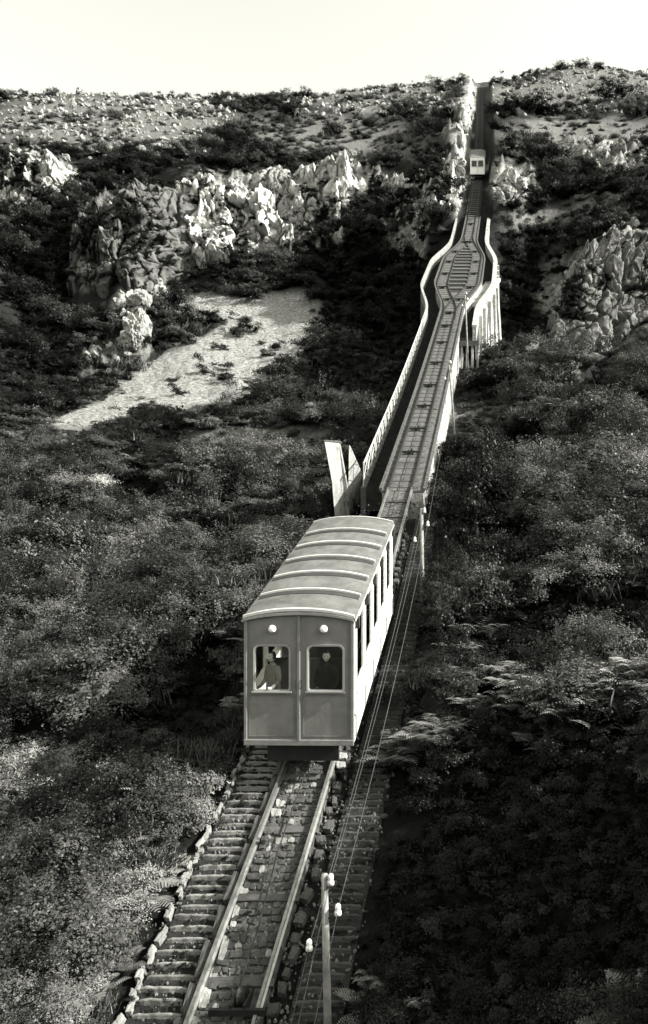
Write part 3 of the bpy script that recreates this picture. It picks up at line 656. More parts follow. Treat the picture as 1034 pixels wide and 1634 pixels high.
# ------------------------------------------------------------------ telegraph poles and wires
def pole(name_label, Y, dxy, z0, z1, lean, r=0.075):
    X = dxy; root = tag(empty('telegraph_pole', (X, Y, z0)), name_label, 'pole', 'telegraph poles along the track')
    h = z1 - z0
    child(MB().tube([(X, Y, z0 - 0.6), (X + lean * 0.4, Y, z0 + h * 0.4), (X + lean, Y, z1)], r * 1.15, 10, r * 0.8).build('shaft', M['wood'], smooth=True), root)
    ins = []
    for dx, dz in ((0.10, -0.07), (0.21, -0.52), (-0.22, -1.05)):
        p = Vector((X + lean + dx, Y - 0.03, z1 + dz)); s = 1 if dx > 0 else -1
        b_ = child(MB().tube([(X + lean * 0.8, Y, p.z - 0.14), (p.x, p.y, p.z - 0.12), (p.x, p.y, p.z - 0.02)], 0.014, 6).build('bracket', M['dark_iron']), root)
        rings = []
        for zz, rr in ((-0.075, 0.055), (-0.02, 0.052), (0.0, 0.035), (0.03, 0.048), (0.07, 0.042), (0.095, 0.015)):
            rings.append([(p.x + rr * math.cos(2 * math.pi * k / 10), p.y + rr * math.sin(2 * math.pi * k / 10), p.z + zz) for k in range(10)])
        child(MB().loft(rings).build('insulator', M['porcelain'], smooth=True), root); ins.append(p)
    return ins
def X_at(px, Y): return (px - PX0) / FPX * Y
P0 = pole('short weathered wooden pole with white insulators, standing on the dark stairway', 11.3, X_at(525, 11.3), -7.9, -4.85, -0.07, 0.06)
P1 = pole('slim pale pole with white insulators, standing among bushes past the car roof', 25.3, X_at(674, 25.3), -2.2, 1.45, -0.03)
P2 = pole('thin leaning pole with its foot in scrub below the viaduct wall', 45.0, X_at(725, 45), 7.6, 11.4, -0.34, 0.06)
P3 = pole('tall thin pole rising beside the columns of the viaduct landing', 61.0, X_at(748, 61), 13.8, 21.0, -0.3, 0.07)
def wire(a, b_, sag, label):
    pts = [a.lerp(b_, t) - Vector((0, 0, sag * 4 * t * (1 - t))) for t in [i / 14 for i in range(15)]]
    o = MB().tube([tuple(p) for p in pts], 0.005, 5).build('telegraph_wire', M['wire'])
    tag(o, label, 'wire', 'telegraph wires')
for k in range(3):
    wire(P0[k], P1[k], 0.35, 'thin telegraph wire strung from the short stairway pole to the slim pole')
    wire(P1[k], P2[k], 0.4, 'thin telegraph wire strung from the slim pole up to the leaning pole')
    wire(P0[k], Vector((P0[k].x - 0.35, 0.0, P0[k].z - 5.6)), 0.2, 'thin telegraph wire running downhill from the short stairway pole')

# ------------------------------------------------------------------ funicular cars
CW, CL, CS, EAVE, SAG = 1.21, 6.5, 0.355, 2.70, 0.135         # half width, length, floor slope, eave height, roof rise
def arch(x, w=CW, s=SAG): return s * (1 - abs(x / w) ** 2.3)
def plate(cells, fmap, t):                                    # wall from 2-D quads, given thickness along the third axis
    m = MB(); key = {}; vs = []; fs = []
    def vid(p):
        k = (round(p[0], 4), round(p[1], 4))
        if k not in key: key[k] = len(vs); vs.append(p)
        return key[k]
    for c in cells: fs.append([vid(p) for p in c])
    nvv = len(vs); V = [fmap(p, 0) for p in vs] + [fmap(p, t) for p in vs]; F = [tuple(f) for f in fs] + [tuple(i + nvv for i in reversed(f)) for f in fs]
    cnt = {}
    for f in fs:
        for a, b_ in zip(f, f[1:] + f[:1]): cnt[(a, b_)] = 1
    for (a, b_) in cnt:
        if (b_, a) not in cnt: F.append((b_, a, a + nvv, b_ + nvv))
    m.add(V, F); return m
def rrect(x0, x1, z0, z1, r, n=4):
    pts = []
    for cx, cz, a0 in ((x1 - r, z1 - r, 0), (x0 + r, z1 - r, 90), (x0 + r, z0 + r * .5, 180), (x1 - r, z0 + r * .5, 270)):
        rr = r if a0 < 180 else r * .5
        if a0 >= 180: cx = x0 + rr if a0 == 180 else x1 - rr
        for k in range(n + 1): a = rad(a0 + 90 * k / n); pts.append((cx + rr * math.cos(a), cz + rr * math.sin(a)))
    return pts
def make_car(loc, yaw, label, front_m, side_m, roof_m, trim_m, slope, WN):
    root = tag(empty('funicular_car', loc), label, 'funicular car', 'funicular cars'); root.rotation_euler = (0, 0, yaw)
    S = slope
    wx0, wx1, wz0, wz1 = WN
    # end walls
    for yy, t in ((0.0, 0.07), (CL - 0.07, 0.07)):
        xs = [-CW, -wx1, -wx0, wx0, wx1, CW]; zs = [0, wz0, wz1, EAVE]; cells = []
        for i in range(5):
            for j in range(3):
                if i in (1, 3) and j == 1: continue
                cells.append([(xs[i], zs[j]), (xs[i + 1], zs[j]), (xs[i + 1], zs[j + 1]), (xs[i], zs[j + 1])])
        for i in range(5):
            for k in range(4):
                a = xs[i] + (xs[i + 1] - xs[i]) * k / 4; b_ = xs[i] + (xs[i + 1] - xs[i]) * (k + 1) / 4
                lo = [(a, EAVE), (b_, EAVE)]
                cells.append(lo + [(b_, EAVE + arch(b_)), (a, EAVE + arch(a))] if abs(a) < CW and abs(b_) < CW else ([(a, EAVE), (b_, EAVE), (b_, EAVE + arch(b_))] if abs(a) >= CW else [(a, EAVE), (b_, EAVE), (a, EAVE + arch(a))]))
        w = plate(cells, lambda p, d: (p[0], yy + d, p[1] + S * yy), t).build('end_wall', front_m, root)
        if yy == 0.0:
            # raised centre post, side posts, head and foot mouldings
            MB().box(-0.035, 0.035, -0.045, -0.002, 0.04, EAVE + SAG - 0.05).build('centre_post', front_m, w, bevel=0.01)
            for s in (-1, 1):
                MB().box(s * CW - (0.07 if s > 0 else -0.0), s * CW + (0.0 if s > 0 else 0.07), -0.03, -0.002, 0.0, EAVE - 0.03).build('corner_post', front_m, w, bevel=0.01)
            MB().box(-CW, CW, -0.04, -0.004, -0.06, 0.07).build('foot_moulding', front_m, w, bevel=0.01)
            for s in (-1, 1):
                pm = MB()
                for (a, b_, c_, d_) in ((.09, 1.1, .13, .15), (.09, 1.1, 1.03, 1.05), (.09, .11, .152, 1.028), (1.08, 1.1, .152, 1.028), (1.08, 1.1, 1.052, EAVE - .1)):
                    pm.box(*sorted((s * a, s * b_)), -0.014, -0.003, c_, d_)
                pm.build('panel_moulding', front_m, w)
                hd_ = MB().tube([(s * .07, -.02, 1.2), (s * .07, -.05, 1.22), (s * .07, -.05, 1.38), (s * .07, -.02, 1.4)], .011, 6).build('handle', M['dark_trim'], w)
            m = MB(); rings = []
            for k in range(25):
                x = -CW + 2 * CW * k / 24; z = EAVE - 0.02 + arch(x)
                rings.append([(x, -0.09, z - 0.01), (x, -0.005, z - 0.04), (x, -0.005, z + 0.04), (x, -0.09, z + 0.04)])
            m.loft(rings); m.build('head_moulding', front_m, w)
            for s in (-1, 1):
                x0, x1 = (wx0, wx1) if s > 0 else (-wx1, -wx0)
                inn = rrect(x0 + 0.018, x1 - 0.018, wz0 + 0.018, wz1 - 0.018, 0.1); outr = rrect(x0 - 0.022, x1 + 0.022, wz0 - 0.022, wz1 + 0.022, 0.12); k = len(inn)
                m = MB(); m.add([(x, -0.028, z) for x, z in inn] + [(x, -0.034, z) for x, z in outr] + [(x, 0.075, z) for x, z in inn] + [(x, -0.002, z) for x, z in outr],
                                [(i, (i + 1) % k, (i + 1) % k + k, i + k) for i in range(k)] + [(i, (i + 1) % k, (i + 1) % k + 2 * k, i + 2 * k) for i in range(k)] + [(i + k, (i + 1) % k + k, (i + 1) % k + 3 * k, i + 3 * k) for i in range(k)])
                fr = m.build('window_frame', trim_m, root)
                MB().box(x0 - 0.05, x1 + 0.05, -0.06, -0.036, wz0 - 0.045, wz0 - 0.01).build('sill', trim_m, fr)
                MB().box(x0 + 0.02, x1 - 0.02, 0.04, 0.046, wz0 + 0.02, wz1 - 0.02).build('pane', M['glass'], fr)
                # headlamp
                lx = s * 0.565; lz = 2.5; rings = []
                for yy2, rr in ((-0.002, 0.05), (-0.05, 0.055), (-0.06, 0.085), (-0.10, 0.095), (-0.11, 0.08)):
                    rings.append([(lx + rr * math.cos(2 * math.pi * q / 16), yy2, lz + rr * math.sin(2 * math.pi * q / 16)) for q in range(16)])
                hl = MB().loft(rings).build('headlamp', trim_m, root, smooth=True)
                MB().loft([[(lx + rr * math.cos(2 * math.pi * q / 16), yy2, lz + rr * math.sin(2 * math.pi * q / 16)) for q in range(16)] for yy2, rr in ((-0.108, 0.082), (-0.135, 0.06), (-0.147, 0.02))]).build('lens', M['lamp'], hl, smooth=True)
        else:
            for s in (-1, 1):
                x0, x1 = (wx0, wx1) if s > 0 else (-wx1, -wx0)
                MB().box(x0, x1, yy + 0.02, yy + 0.026, wz0 + S * yy, wz1 + S * yy).build('pane', M['glass'], root)
    # side walls with five windows
    for s in (-1, 1):
        nw = 5; pitch = (CL - 0.4) / nw; yb = [0.0]
        for i in range(nw): a = 0.2 + i * pitch; yb += [a + 0.14, a + pitch - 0.14]
        yb.append(CL); zs = [0, 0.75, 1.0, EAVE - 0.22, EAVE]; cells = []
        for i in range(len(yb) - 1):
            for j in range(4):
                if i % 2 == 1 and j == 2: continue
                cells.append([(yb[i], zs[j]), (yb[i + 1], zs[j]), (yb[i + 1], zs[j + 1]), (yb[i], zs[j + 1])])
        w = plate(cells, lambda p, d: (s * (CW - 0.06 - 0.0 + (d if d else 0) * 1.0), p[0] * (CL - 0.144) / CL + 0.072, p[1] + S * p[0]), 0.06).build('side_wall', side_m, root)
        for i in range(nw):
            a, b_ = yb[1 + 2 * i], yb[2 + 2 * i]
            gl = MB(); gl.box(s * (CW - 0.035) - 0.003, s * (CW - 0.035) + 0.003, a - 0.03, b_ + 0.03, 0.97, EAVE - 0.19, S); gl.build('pane', M['glass'], root)
            MB().box(*(sorted((s * CW + s * 0.002, s * CW + s * 0.03))), a - 0.05, b_ + 0.05, 0.9, 0.96, S).build('sill', trim_m, w)
        MB().box(*(sorted((s * CW + s * 0.002, s * CW + s * 0.025))), 0.07, CL - 0.07, 0.55, 0.6, S).build('waist_moulding', trim_m, w)
        for i in range(nw + 1):
            y = 0.2 + i * pitch
            MB().box(*(sorted((s * CW + s * 0.002, s * CW + s * 0.028))), max(0.08, y - 0.035), min(CL - 0.08, y + 0.035), 0.05, 0.54, S).build('panel_batten', trim_m, w)
            MB().box(*(sorted((s * CW + s * 0.002, s * CW + s * 0.09))), max(0.08, y - 0.06), min(CL - 0.08, y + 0.06), EAVE - 0.26, EAVE - 0.03, S).build('roof_bracket', M['dark_trim'], w)
    # roof sheet, ribs and gutters
    rw = CW + 0.035
    def rring(y, dz, t, w=rw): 
        xs = [-w + 2 * w * k / 20 for k in range(21)]
        return [(x, y, EAVE + arch(x, w, SAG + 0.03) + dz + S * y) for x in xs] + [(x, y, EAVE + arch(x, w, SAG + 0.03) + dz + t + S * y) for x in reversed(xs)]
    rf = MB().loft([rring(y, 0.005, 0.04) for y in (-0.05, CL * .25, CL * .5, CL * .75, CL + 0.05)]).build('roof', roof_m, root)
    for k in range(7):
        y = CL * k / 6.0 if 0 < k < 6 else (-0.02 if k == 0 else CL + 0.02)
        def rib(y0, y1, t, xw):
            rings = []
            for yy in (y0, y1):
                xs = [-xw + 2 * xw * q / 16 for q in range(17)]
                rings.append([(x, yy, EAVE + arch(x, rw, SAG + .03) + 0.044 + S * yy) for x in xs] + [(x, yy, EAVE + arch(x, rw, SAG + .03) + 0.047 + t + S * yy) for x in reversed(xs)])
            return MB().loft(rings)
        rib(y - 0.03, y + 0.03, 0.05, rw - (0.02 if k in (0, 6) else 0.07)).build('roof_rib', M['rib'], rf)
        if 0 < k < 6:
            rib(y - 0.22, y - 0.033, 0.012, rw - 0.09).build('rib_shadow', M['dark_trim'], rf); rib(y + 0.033, y + 0.15, 0.012, rw - 0.09).build('rib_shadow', M['dark_trim'], rf)  # dark strips painted along each rib as its shadow lines
    for s in (-1, 1):
        MB().box(*sorted((s * (rw - 0.09), s * (rw + 0.015))), -0.05, CL + 0.05, EAVE - 0.035, EAVE + 0.004, S).build('gutter', trim_m, rf)
    # floor, partitions, seats, underframe, wheels
    MB().box(-CW + 0.08, CW - 0.08, 0.08, CL - 0.08, 0.0, 0.06, S).build('floor', M['inside'], root)
    for k in range(1, 5):
        y = 0.2 + k * pitch
        MB().box(-CW + 0.1, CW - 0.1, y - 0.03, y + 0.03, 0.07, 1.15, S).build('partition', M['inside'], root)
    MB().box(-CW + 0.07, CW - 0.07, 0.075, CL - 0.075, EAVE - 0.1, EAVE - 0.07, S).build('ceiling', M['inside'], root)
    sl = lambda y: float(trackZ(loc[1] + y)) - loc[2]
    m = MB()
    for s in (-1, 1):
        m.hexa([(s * 0.6 - 0.08, 0.5, sl(0.5) + 0.3), (s * 0.6 + 0.08, 0.5, sl(0.5) + 0.3), (s * 0.6 + 0.08, CL - 0.5, sl(CL - .5) + 0.3), (s * 0.6 - 0.08, CL - 0.5, sl(CL - .5) + 0.3),
                (s * 0.6 - 0.08, 0.5, S * .5 - .005), (s * 0.6 + 0.08, 0.5, S * .5 - .005), (s * 0.6 + 0.08, CL - 0.5, max(S * (CL - .5) - .005, sl(CL - .5) + .32)), (s * 0.6 - 0.08, CL - 0.5, max(S * (CL - .5) - .005, sl(CL - .5) + .32))])
    m.box(-0.8, 0.8, 0.35, 0.47, sl(0.4) + 0.25, S * .4 - 0.01); m.build('underframe', M['dark_iron'], root)
    for y in (1.3, CL - 1.3):
        for s in (-1, 1):
            c0 = Vector((s * (G2 + 0.0), y, sl(y) + 0.27)); rings = []
            for dx, rr in ((-0.06, 0.29), (-0.035, 0.29), (-0.03, 0.26), (0.05, 0.26), (0.05, 0.16), (-0.06, 0.16)):
                rings.append([(c0.x - s * -dx, c0.y + rr * math.cos(2 * math.pi * q / 20), c0.z + rr * math.sin(2 * math.pi * q / 20)) for q in range(20)])
            MB().loft(rings + [rings[0]], caps=False).build('wheel', M['dark_iron'], root)
    return root
CARY = 16.5
carX = (477 - PX0) / FPX * CARY
carZ = (PY0 - 1185) / FPX * CARY
near_car = make_car((carX, CARY, carZ), -0.022, 'large grey funicular car with ribbed roof and passengers at its end windows', M['car_grey'], M['car_side'], M['roof'], M['trim'], CS, (0.2, 0.98, 1.14, 2.13))
fy = 124.0
far_car = make_car(tp(fy, 0.05, 0.95), -0.02, 'small cream funicular car in the cutting above the passing loop', M['cream'], M['cream'], M['roof'], M['cream'], 0.7, (0.11, 0.98, 1.2, 2.25))

# ------------------------------------------------------------------ passengers behind the end windows
def person(name, loc, yaw, label, skin, coat, hair, lean=0.0, hat=False):
    root = tag(empty('person', loc), label, 'person', 'passengers'); root.rotation_euler = (0, 0, yaw)
    P = {'pel': (0, 0, .92), 'wai': (0, 0, 1.08), 'che': (0, -.02 + lean * .5, 1.32), 'nek': (0, -.01 + lean * .8, 1.47), 'nk2': (0, -.03 + lean, 1.55),
         'sl': (.17, -.01 + lean * .6, 1.42), 'el': (.24, -.05, 1.14), 'wl': (.2, -.24, 1.0), 'hl': (.17, -.32, 1.0),
         'sr': (-.17, -.01 + lean * .6, 1.42), 'er': (-.24, -.05, 1.14), 'wr': (-.2, -.24, 1.0), 'hr': (-.17, -.32, 1.0),
         'pl': (.1, 0, .88), 'kl': (.11, -.02, .48), 'al': (.11, .02, .08), 'tl': (.12, -.14, .03), 'pr': (-.1, 0, .88), 'kr': (-.11, -.02, .48), 'ar': (-.11, .02, .08), 'tr': (-.12, -.14, .03)}
    RD = {'pel': (.15, .11), 'wai': (.14, .1), 'che': (.17, .12), 'nek': (.075, .075), 'nk2': (.06, .06), 'sl': (.075, .075), 'el': (.05, .05), 'wl': (.038, .038), 'hl': (.045, .03),
          'pl': (.09, .09), 'kl': (.065, .065), 'al': (.045, .045), 'tl': (.05, .035)}
    E = [('pel', 'wai'), ('wai', 'che'), ('che', 'nek'), ('nek', 'nk2'), ('che', 'sl'), ('sl', 'el'), ('el', 'wl'), ('wl', 'hl'), ('che', 'sr'), ('sr', 'er'), ('er', 'wr'), ('wr', 'hr'),
         ('pel', 'pl'), ('pl', 'kl'), ('kl', 'al'), ('al', 'tl'), ('pel', 'pr'), ('pr', 'kr'), ('kr', 'ar'), ('ar', 'tr')]
    ks = list(P); me = bpy.data.meshes.new('body'); me.from_pydata([P[k] for k in ks], [(ks.index(a), ks.index(b_)) for a, b_ in E], []); me.materials.append(coat)
    o = link('body', me, root); sk = o.modifiers.new('skin', 'SKIN'); sk.use_smooth_shade = True
    lay = me.skin_vertices[0] if len(me.skin_vertices) else None
    if lay is None:
        bm = bmesh.new(); bm.from_mesh(me); bm.verts.layers.skin.verify(); bm.to_mesh(me); bm.free(); lay = me.skin_vertices[0]
    for i, k in enumerate(ks):
        q = RD.get(k) or RD.get(k[:-1] + 'l'); lay.data[i].radius = q; lay.data[i].use_root = (k == 'pel')
    sb = o.modifiers.new('sub', 'SUBSURF'); sb.levels = 1; sb.render_levels = 2
    # head with brow, nose, chin, ears
    bm = bmesh.new(); bmesh.ops.create_uvsphere(bm, u_segments=28, v_segments=20, radius=1.0)
    for v in bm.verts:
        x, y, z = v.co; f = max(0.0, -y)
        w = 0.078 * (1 - 0.22 * max(0, -z)); d = 0.098; hgt = 0.118
        nx = w * x; ny = d * y; nzv = hgt * z
        if f > .3:
            ny -= 0.028 * math.exp(-(x / .16) ** 2 - ((z + .12) / .2) ** 2)                 # nose
            ny += 0.013 * (math.exp(-((abs(x) - .38) / .16) ** 2 - ((z - .08) / .1) ** 2))     # eye sockets
            ny -= 0.009 * math.exp(-(x / .3) ** 2 - ((z + .5) / .07) ** 2)                    # lips
            ny -= 0.012 * math.exp(-(x / .3) ** 2 - ((z + .85) / .15) ** 2)                    # chin
        nx += math.copysign(0.012 * math.exp(-((abs(x) - 1) / .1) ** 2 - (y / .2) ** 2 - ((z + .05) / .28) ** 2), x)
        v.co = (nx, ny, nzv)
    hd = bpy.data.meshes.new('head'); bm.to_mesh(hd); bm.free(); hd.materials.append(skin)
    for p in hd.polygons: p.use_smooth = True
    h = link('head', hd, root, (0, -.035 + lean, 1.67))
    for s in (-1, 1):
        e = bmesh.new(); bmesh.ops.create_uvsphere(e, u_segments=8, v_segments=6, radius=0.013); em = bpy.data.meshes.new('eye'); e.to_mesh(em); e.free(); em.materials.append(M['hair'])
        link('eye', em, h, (s * .031, -.079, .012))
    mm = MB().box(-.017, .017, -.093, -.08, -.063, -.057).build('mouth', M['hair'], h)
    bm = bmesh.new(); bmesh.ops.create_uvsphere(bm, u_segments=20, v_segments=14, radius=1.0)
    dl = [v for v in bm.verts if v.co.z < -.55 or (v.co.y < -.35 and v.co.z < .45)]
    bmesh.ops.delete(bm, geom=dl, context='VERTS')
    for v in bm.verts: v.co = (v.co.x * .088, v.co.y * .108 + .008, v.co.z * .128)
    hm = bpy.data.meshes.new('hair'); bm.to_mesh(hm); bm.free(); hm.materials.append(hair); link('hair', hm, h)
    return root
def in_car(px, dy): 
    Y = CARY + dy; return (X_at(px, Y), Y, carZ + CS * dy + 0.06)
person('person', in_car(438, 0.34), rad(-38), 'passenger in a pale coat looking sideways out of an end window of the near car', M['skin'], M['pale_coat'], M['hair'], -0.05)
person('person', in_car(521, 0.34), rad(6), 'passenger in a dark coat facing straight out of an end window of the near car', M['skin'], M['coat'], M['hair'])

# ------------------------------------------------------------------ rocks
def rock_mesh(seed, tall=1.0):
    r = np.random.default_rng(seed); bm = bmesh.new(); bmesh.ops.create_icosphere(bm, subdivisions=5, radius=1.0)
    P = np.array([v.co for v in bm.verts]); o = r.uniform(0, 50, 3)
    for _ in range(26):                                          # flat broken faces
        nrm = r.normal(size=3); nrm /= np.linalg.norm(nrm); dcut = r.uniform(0.5, 0.9)
        e = P @ nrm - dcut; P = P - np.outer(np.maximum(e, 0), nrm) * 0.97
    L = np.linalg.norm(P, axis=1, keepdims=True)
    d = 0.16 * fbm(P[:, 0] * 1.3 + o[0], P[:, 1] * 1.3 + o[1], P[:, 2] * 1.2 + o[2], 2) - 0.13 * np.maximum(0, .35 - np.abs(fbm(P[:, 0] * 2 + o[1], P[:, 1] * 2 + o[2], P[:, 2] * 1.6, 3))) / .35 + 0.035 * fbm(P[:, 0] * 9, P[:, 1] * 9, P[:, 2] * 9 + o[0], 3)
    P = P * (1 + d[:, None]); P[:, 2] *= tall
    for v, p in zip(bm.verts, P): v.co = p
    me = bpy.data.meshes.new('rock'); bm.to_mesh(me); bm.free(); me.materials.append(M['rock']); return me
RM = [rock_mesh(100 + i, 1.0 + 0.25 * (i % 3)) for i in range(8)]
ROCKS = [  # px, py, half width, half height, label
 (820, 300, 30, 27, 'large pale rock face on the right bank of the cutting beside the small car'),
 (728, 285, 17, 30, 'pale rock wall on the left bank of the cutting below the small car'),
 (432, 325, 34, 38, 'biggest pale limestone crag in the rocky band above the scree'),
 (350, 358, 24, 24, 'rounded pale crag in the rocky band above the scree'),
 (464, 348, 20, 20, 'pale crag at the foot of the biggest limestone crag'),
 (400, 385, 17, 14, 'low pale boulder below the rocky band above the scree'),
 (132, 432, 20, 30, 'pale broken rock at the foot of the tall dark cliff'),
 (216, 520, 25, 56, 'tall pale rock spur standing at the upper end of the scree'),
 (240, 470, 24, 14, 'pale ledge of rock on top of the tall rock spur'),
 (1006, 385, 16, 24, 'pale upright rock above the grey ribbed cliff'),
 (806, 312, 12, 12, 'pale boulder at the foot of the rock face by the cutting'),
]
SMALL = [(300, 345, 12, 14), (322, 372, 10, 12), (378, 330, 11, 16), (500, 300, 12, 14), (522, 318, 10, 12), (548, 292, 10, 12), (572, 278, 11, 13), (590, 285, 8, 8), (372, 300, 9, 10), (480, 290, 11, 14),
 (338, 320, 9, 12), (415, 365, 10, 9), (440, 378, 10, 9), (360, 395, 9, 7), (640, 378, 7, 8), (660, 300, 8, 9), (678, 312, 8, 8), (612, 322, 9, 9), (560, 330, 8, 8), (700, 345, 8, 8),
 (80, 285, 14, 20), (52, 312, 12, 12), (30, 270, 10, 16), (105, 262, 10, 8), (180, 262, 14, 8), (128, 300, 8, 10), (222, 240, 12, 6), (188, 320, 14, 7), (160, 345, 10, 10),
 (990, 246, 18, 9), (942, 262, 7, 14), (915, 268, 7, 10), (892, 262, 8, 12), (868, 262, 7, 8), (1010, 262, 8, 8), (1018, 240, 8, 6), (985, 400, 9, 12), (1012, 352, 10, 8), (950, 415, 9, 7),
 (755, 150, 7, 6), (750, 168, 6, 7), (752, 190, 5, 8), (735, 232, 10, 12), (740, 212, 9, 8), (708, 262, 9, 6), (700, 295, 8, 8), (120, 935, 7, 5), (146, 930, 9, 6), (215, 932, 7, 4), (695, 838, 9, 10), (100, 790, 7, 4), (84, 1158, 7, 4)]
SMALL += [(RNG.uniform(292, 570), RNG.uniform(285, 395), RNG.uniform(5, 12), RNG.uniform(5, 13)) for _ in range(34)] + [(RNG.uniform(575, 715), RNG.uniform(275, 365), RNG.uniform(4, 8), RNG.uniform(4, 9)) for _ in range(16)] + [(RNG.uniform(15, 120), RNG.uniform(250, 335), RNG.uniform(4, 9), RNG.uniform(4, 10)) for _ in range(16)]
rk_pts = hits([(r[0], r[1] + r[3] * 0.6) for r in ROCKS] + [(r[0], r[1] + r[3] * 0.6) for r in SMALL])
SPOTS = ((800, 1030, 'small pale limestone rock in the scrub right of the cutting', 'small limestone rocks right of the cutting'), (690, 800, 'small pale limestone rock edging the left lip of the cutting', 'small limestone rocks edging the cutting'),
         (290, 690, 'small pale limestone rock in the rocky band above the scree', 'small limestone rocks above the scree'), (-50, 290, 'small pale limestone rock on the slope around the tall dark cliff', 'small limestone rocks round the cliff'))
for i, r in enumerate(ROCKS + SMALL):
    p = rk_pts[i]; s = p[1] / FPX; sx, sz = r[2] * s * 1.1, r[3] * s * 1.15
    if i < len(ROCKS):
        root = tag(empty('rock_outcrop', tuple(p)), r[4], 'rock')
        nn_ = 5 if r[2] < 18 and r[3] < 18 else (17 if r[3] > 50 else 12)
        for k in range(nn_):
            a, b_ = R.uniform(-.75, .75), R.uniform(-.7, .95); q = R.uniform(.32, .75)
            if nn_ == 5: q *= 1.3
            o = link('crag', RM[(i + k) % 8], root, (a * sx * (1 - .3 * max(0, b_)), (b_ * .35 + R.uniform(-.1, .3)) * sz, (b_ + .55) * sz * .9))
            iso = min(sx, sz * .9) * 1.05; o.scale = (q * iso * R.uniform(.8, 1.25), q * iso, q * iso * R.uniform(.8, 1.4)); o.rotation_euler = (R.uniform(-.3, .3), R.uniform(-.3, .3), R.uniform(0, 6.28))
    else:
        o = link('limestone_rock', RM[i % 8]); o.location = (p[0], p[1] + 0.2 * sx, p[2] + 0.35 * sz); o.scale = (sx * R.uniform(.7, 1), sx * .7, sz * R.uniform(.7, 1)); o.rotation_euler = (R.uniform(-.3, .3), R.uniform(-.3, .3), R.uniform(0, 6.28))
        if r[1] > 700: lb, gp = ('small pale rock poking out of the scrub near the slim telegraph pole', None) if r[0] > 600 else ('small pale rock half buried in the scrub left of the near car', 'pale rocks in the lower scrub')
        else: lb, gp = [(c_, d_) for a_, b_, c_, d_ in SPOTS if a_ <= r[0] < b_][0]
        tag(o, lb, 'rock', gp)
CLM = mat('shaded cliff limestone', 0.035, 0.12, 0.5, 0.95, 10, 0.25, 1.5, spot=(0.7, 0.56, 0.02)); CLR = mat('mid grey ribbed limestone', 0.07, 0.2, 0.5, 0.95, 10, 0.25, 1.5, spot=(0.6, 0.57, 0.03)); CLP = mat('pale cliff limestone', 0.26, 0.6, 0.45, 0.95, 10, 0.25, 1.5, spot=(0.5, 0.54, 0.03))  # the left cliff's shade is put into its darker grey
CLP_PTS = []
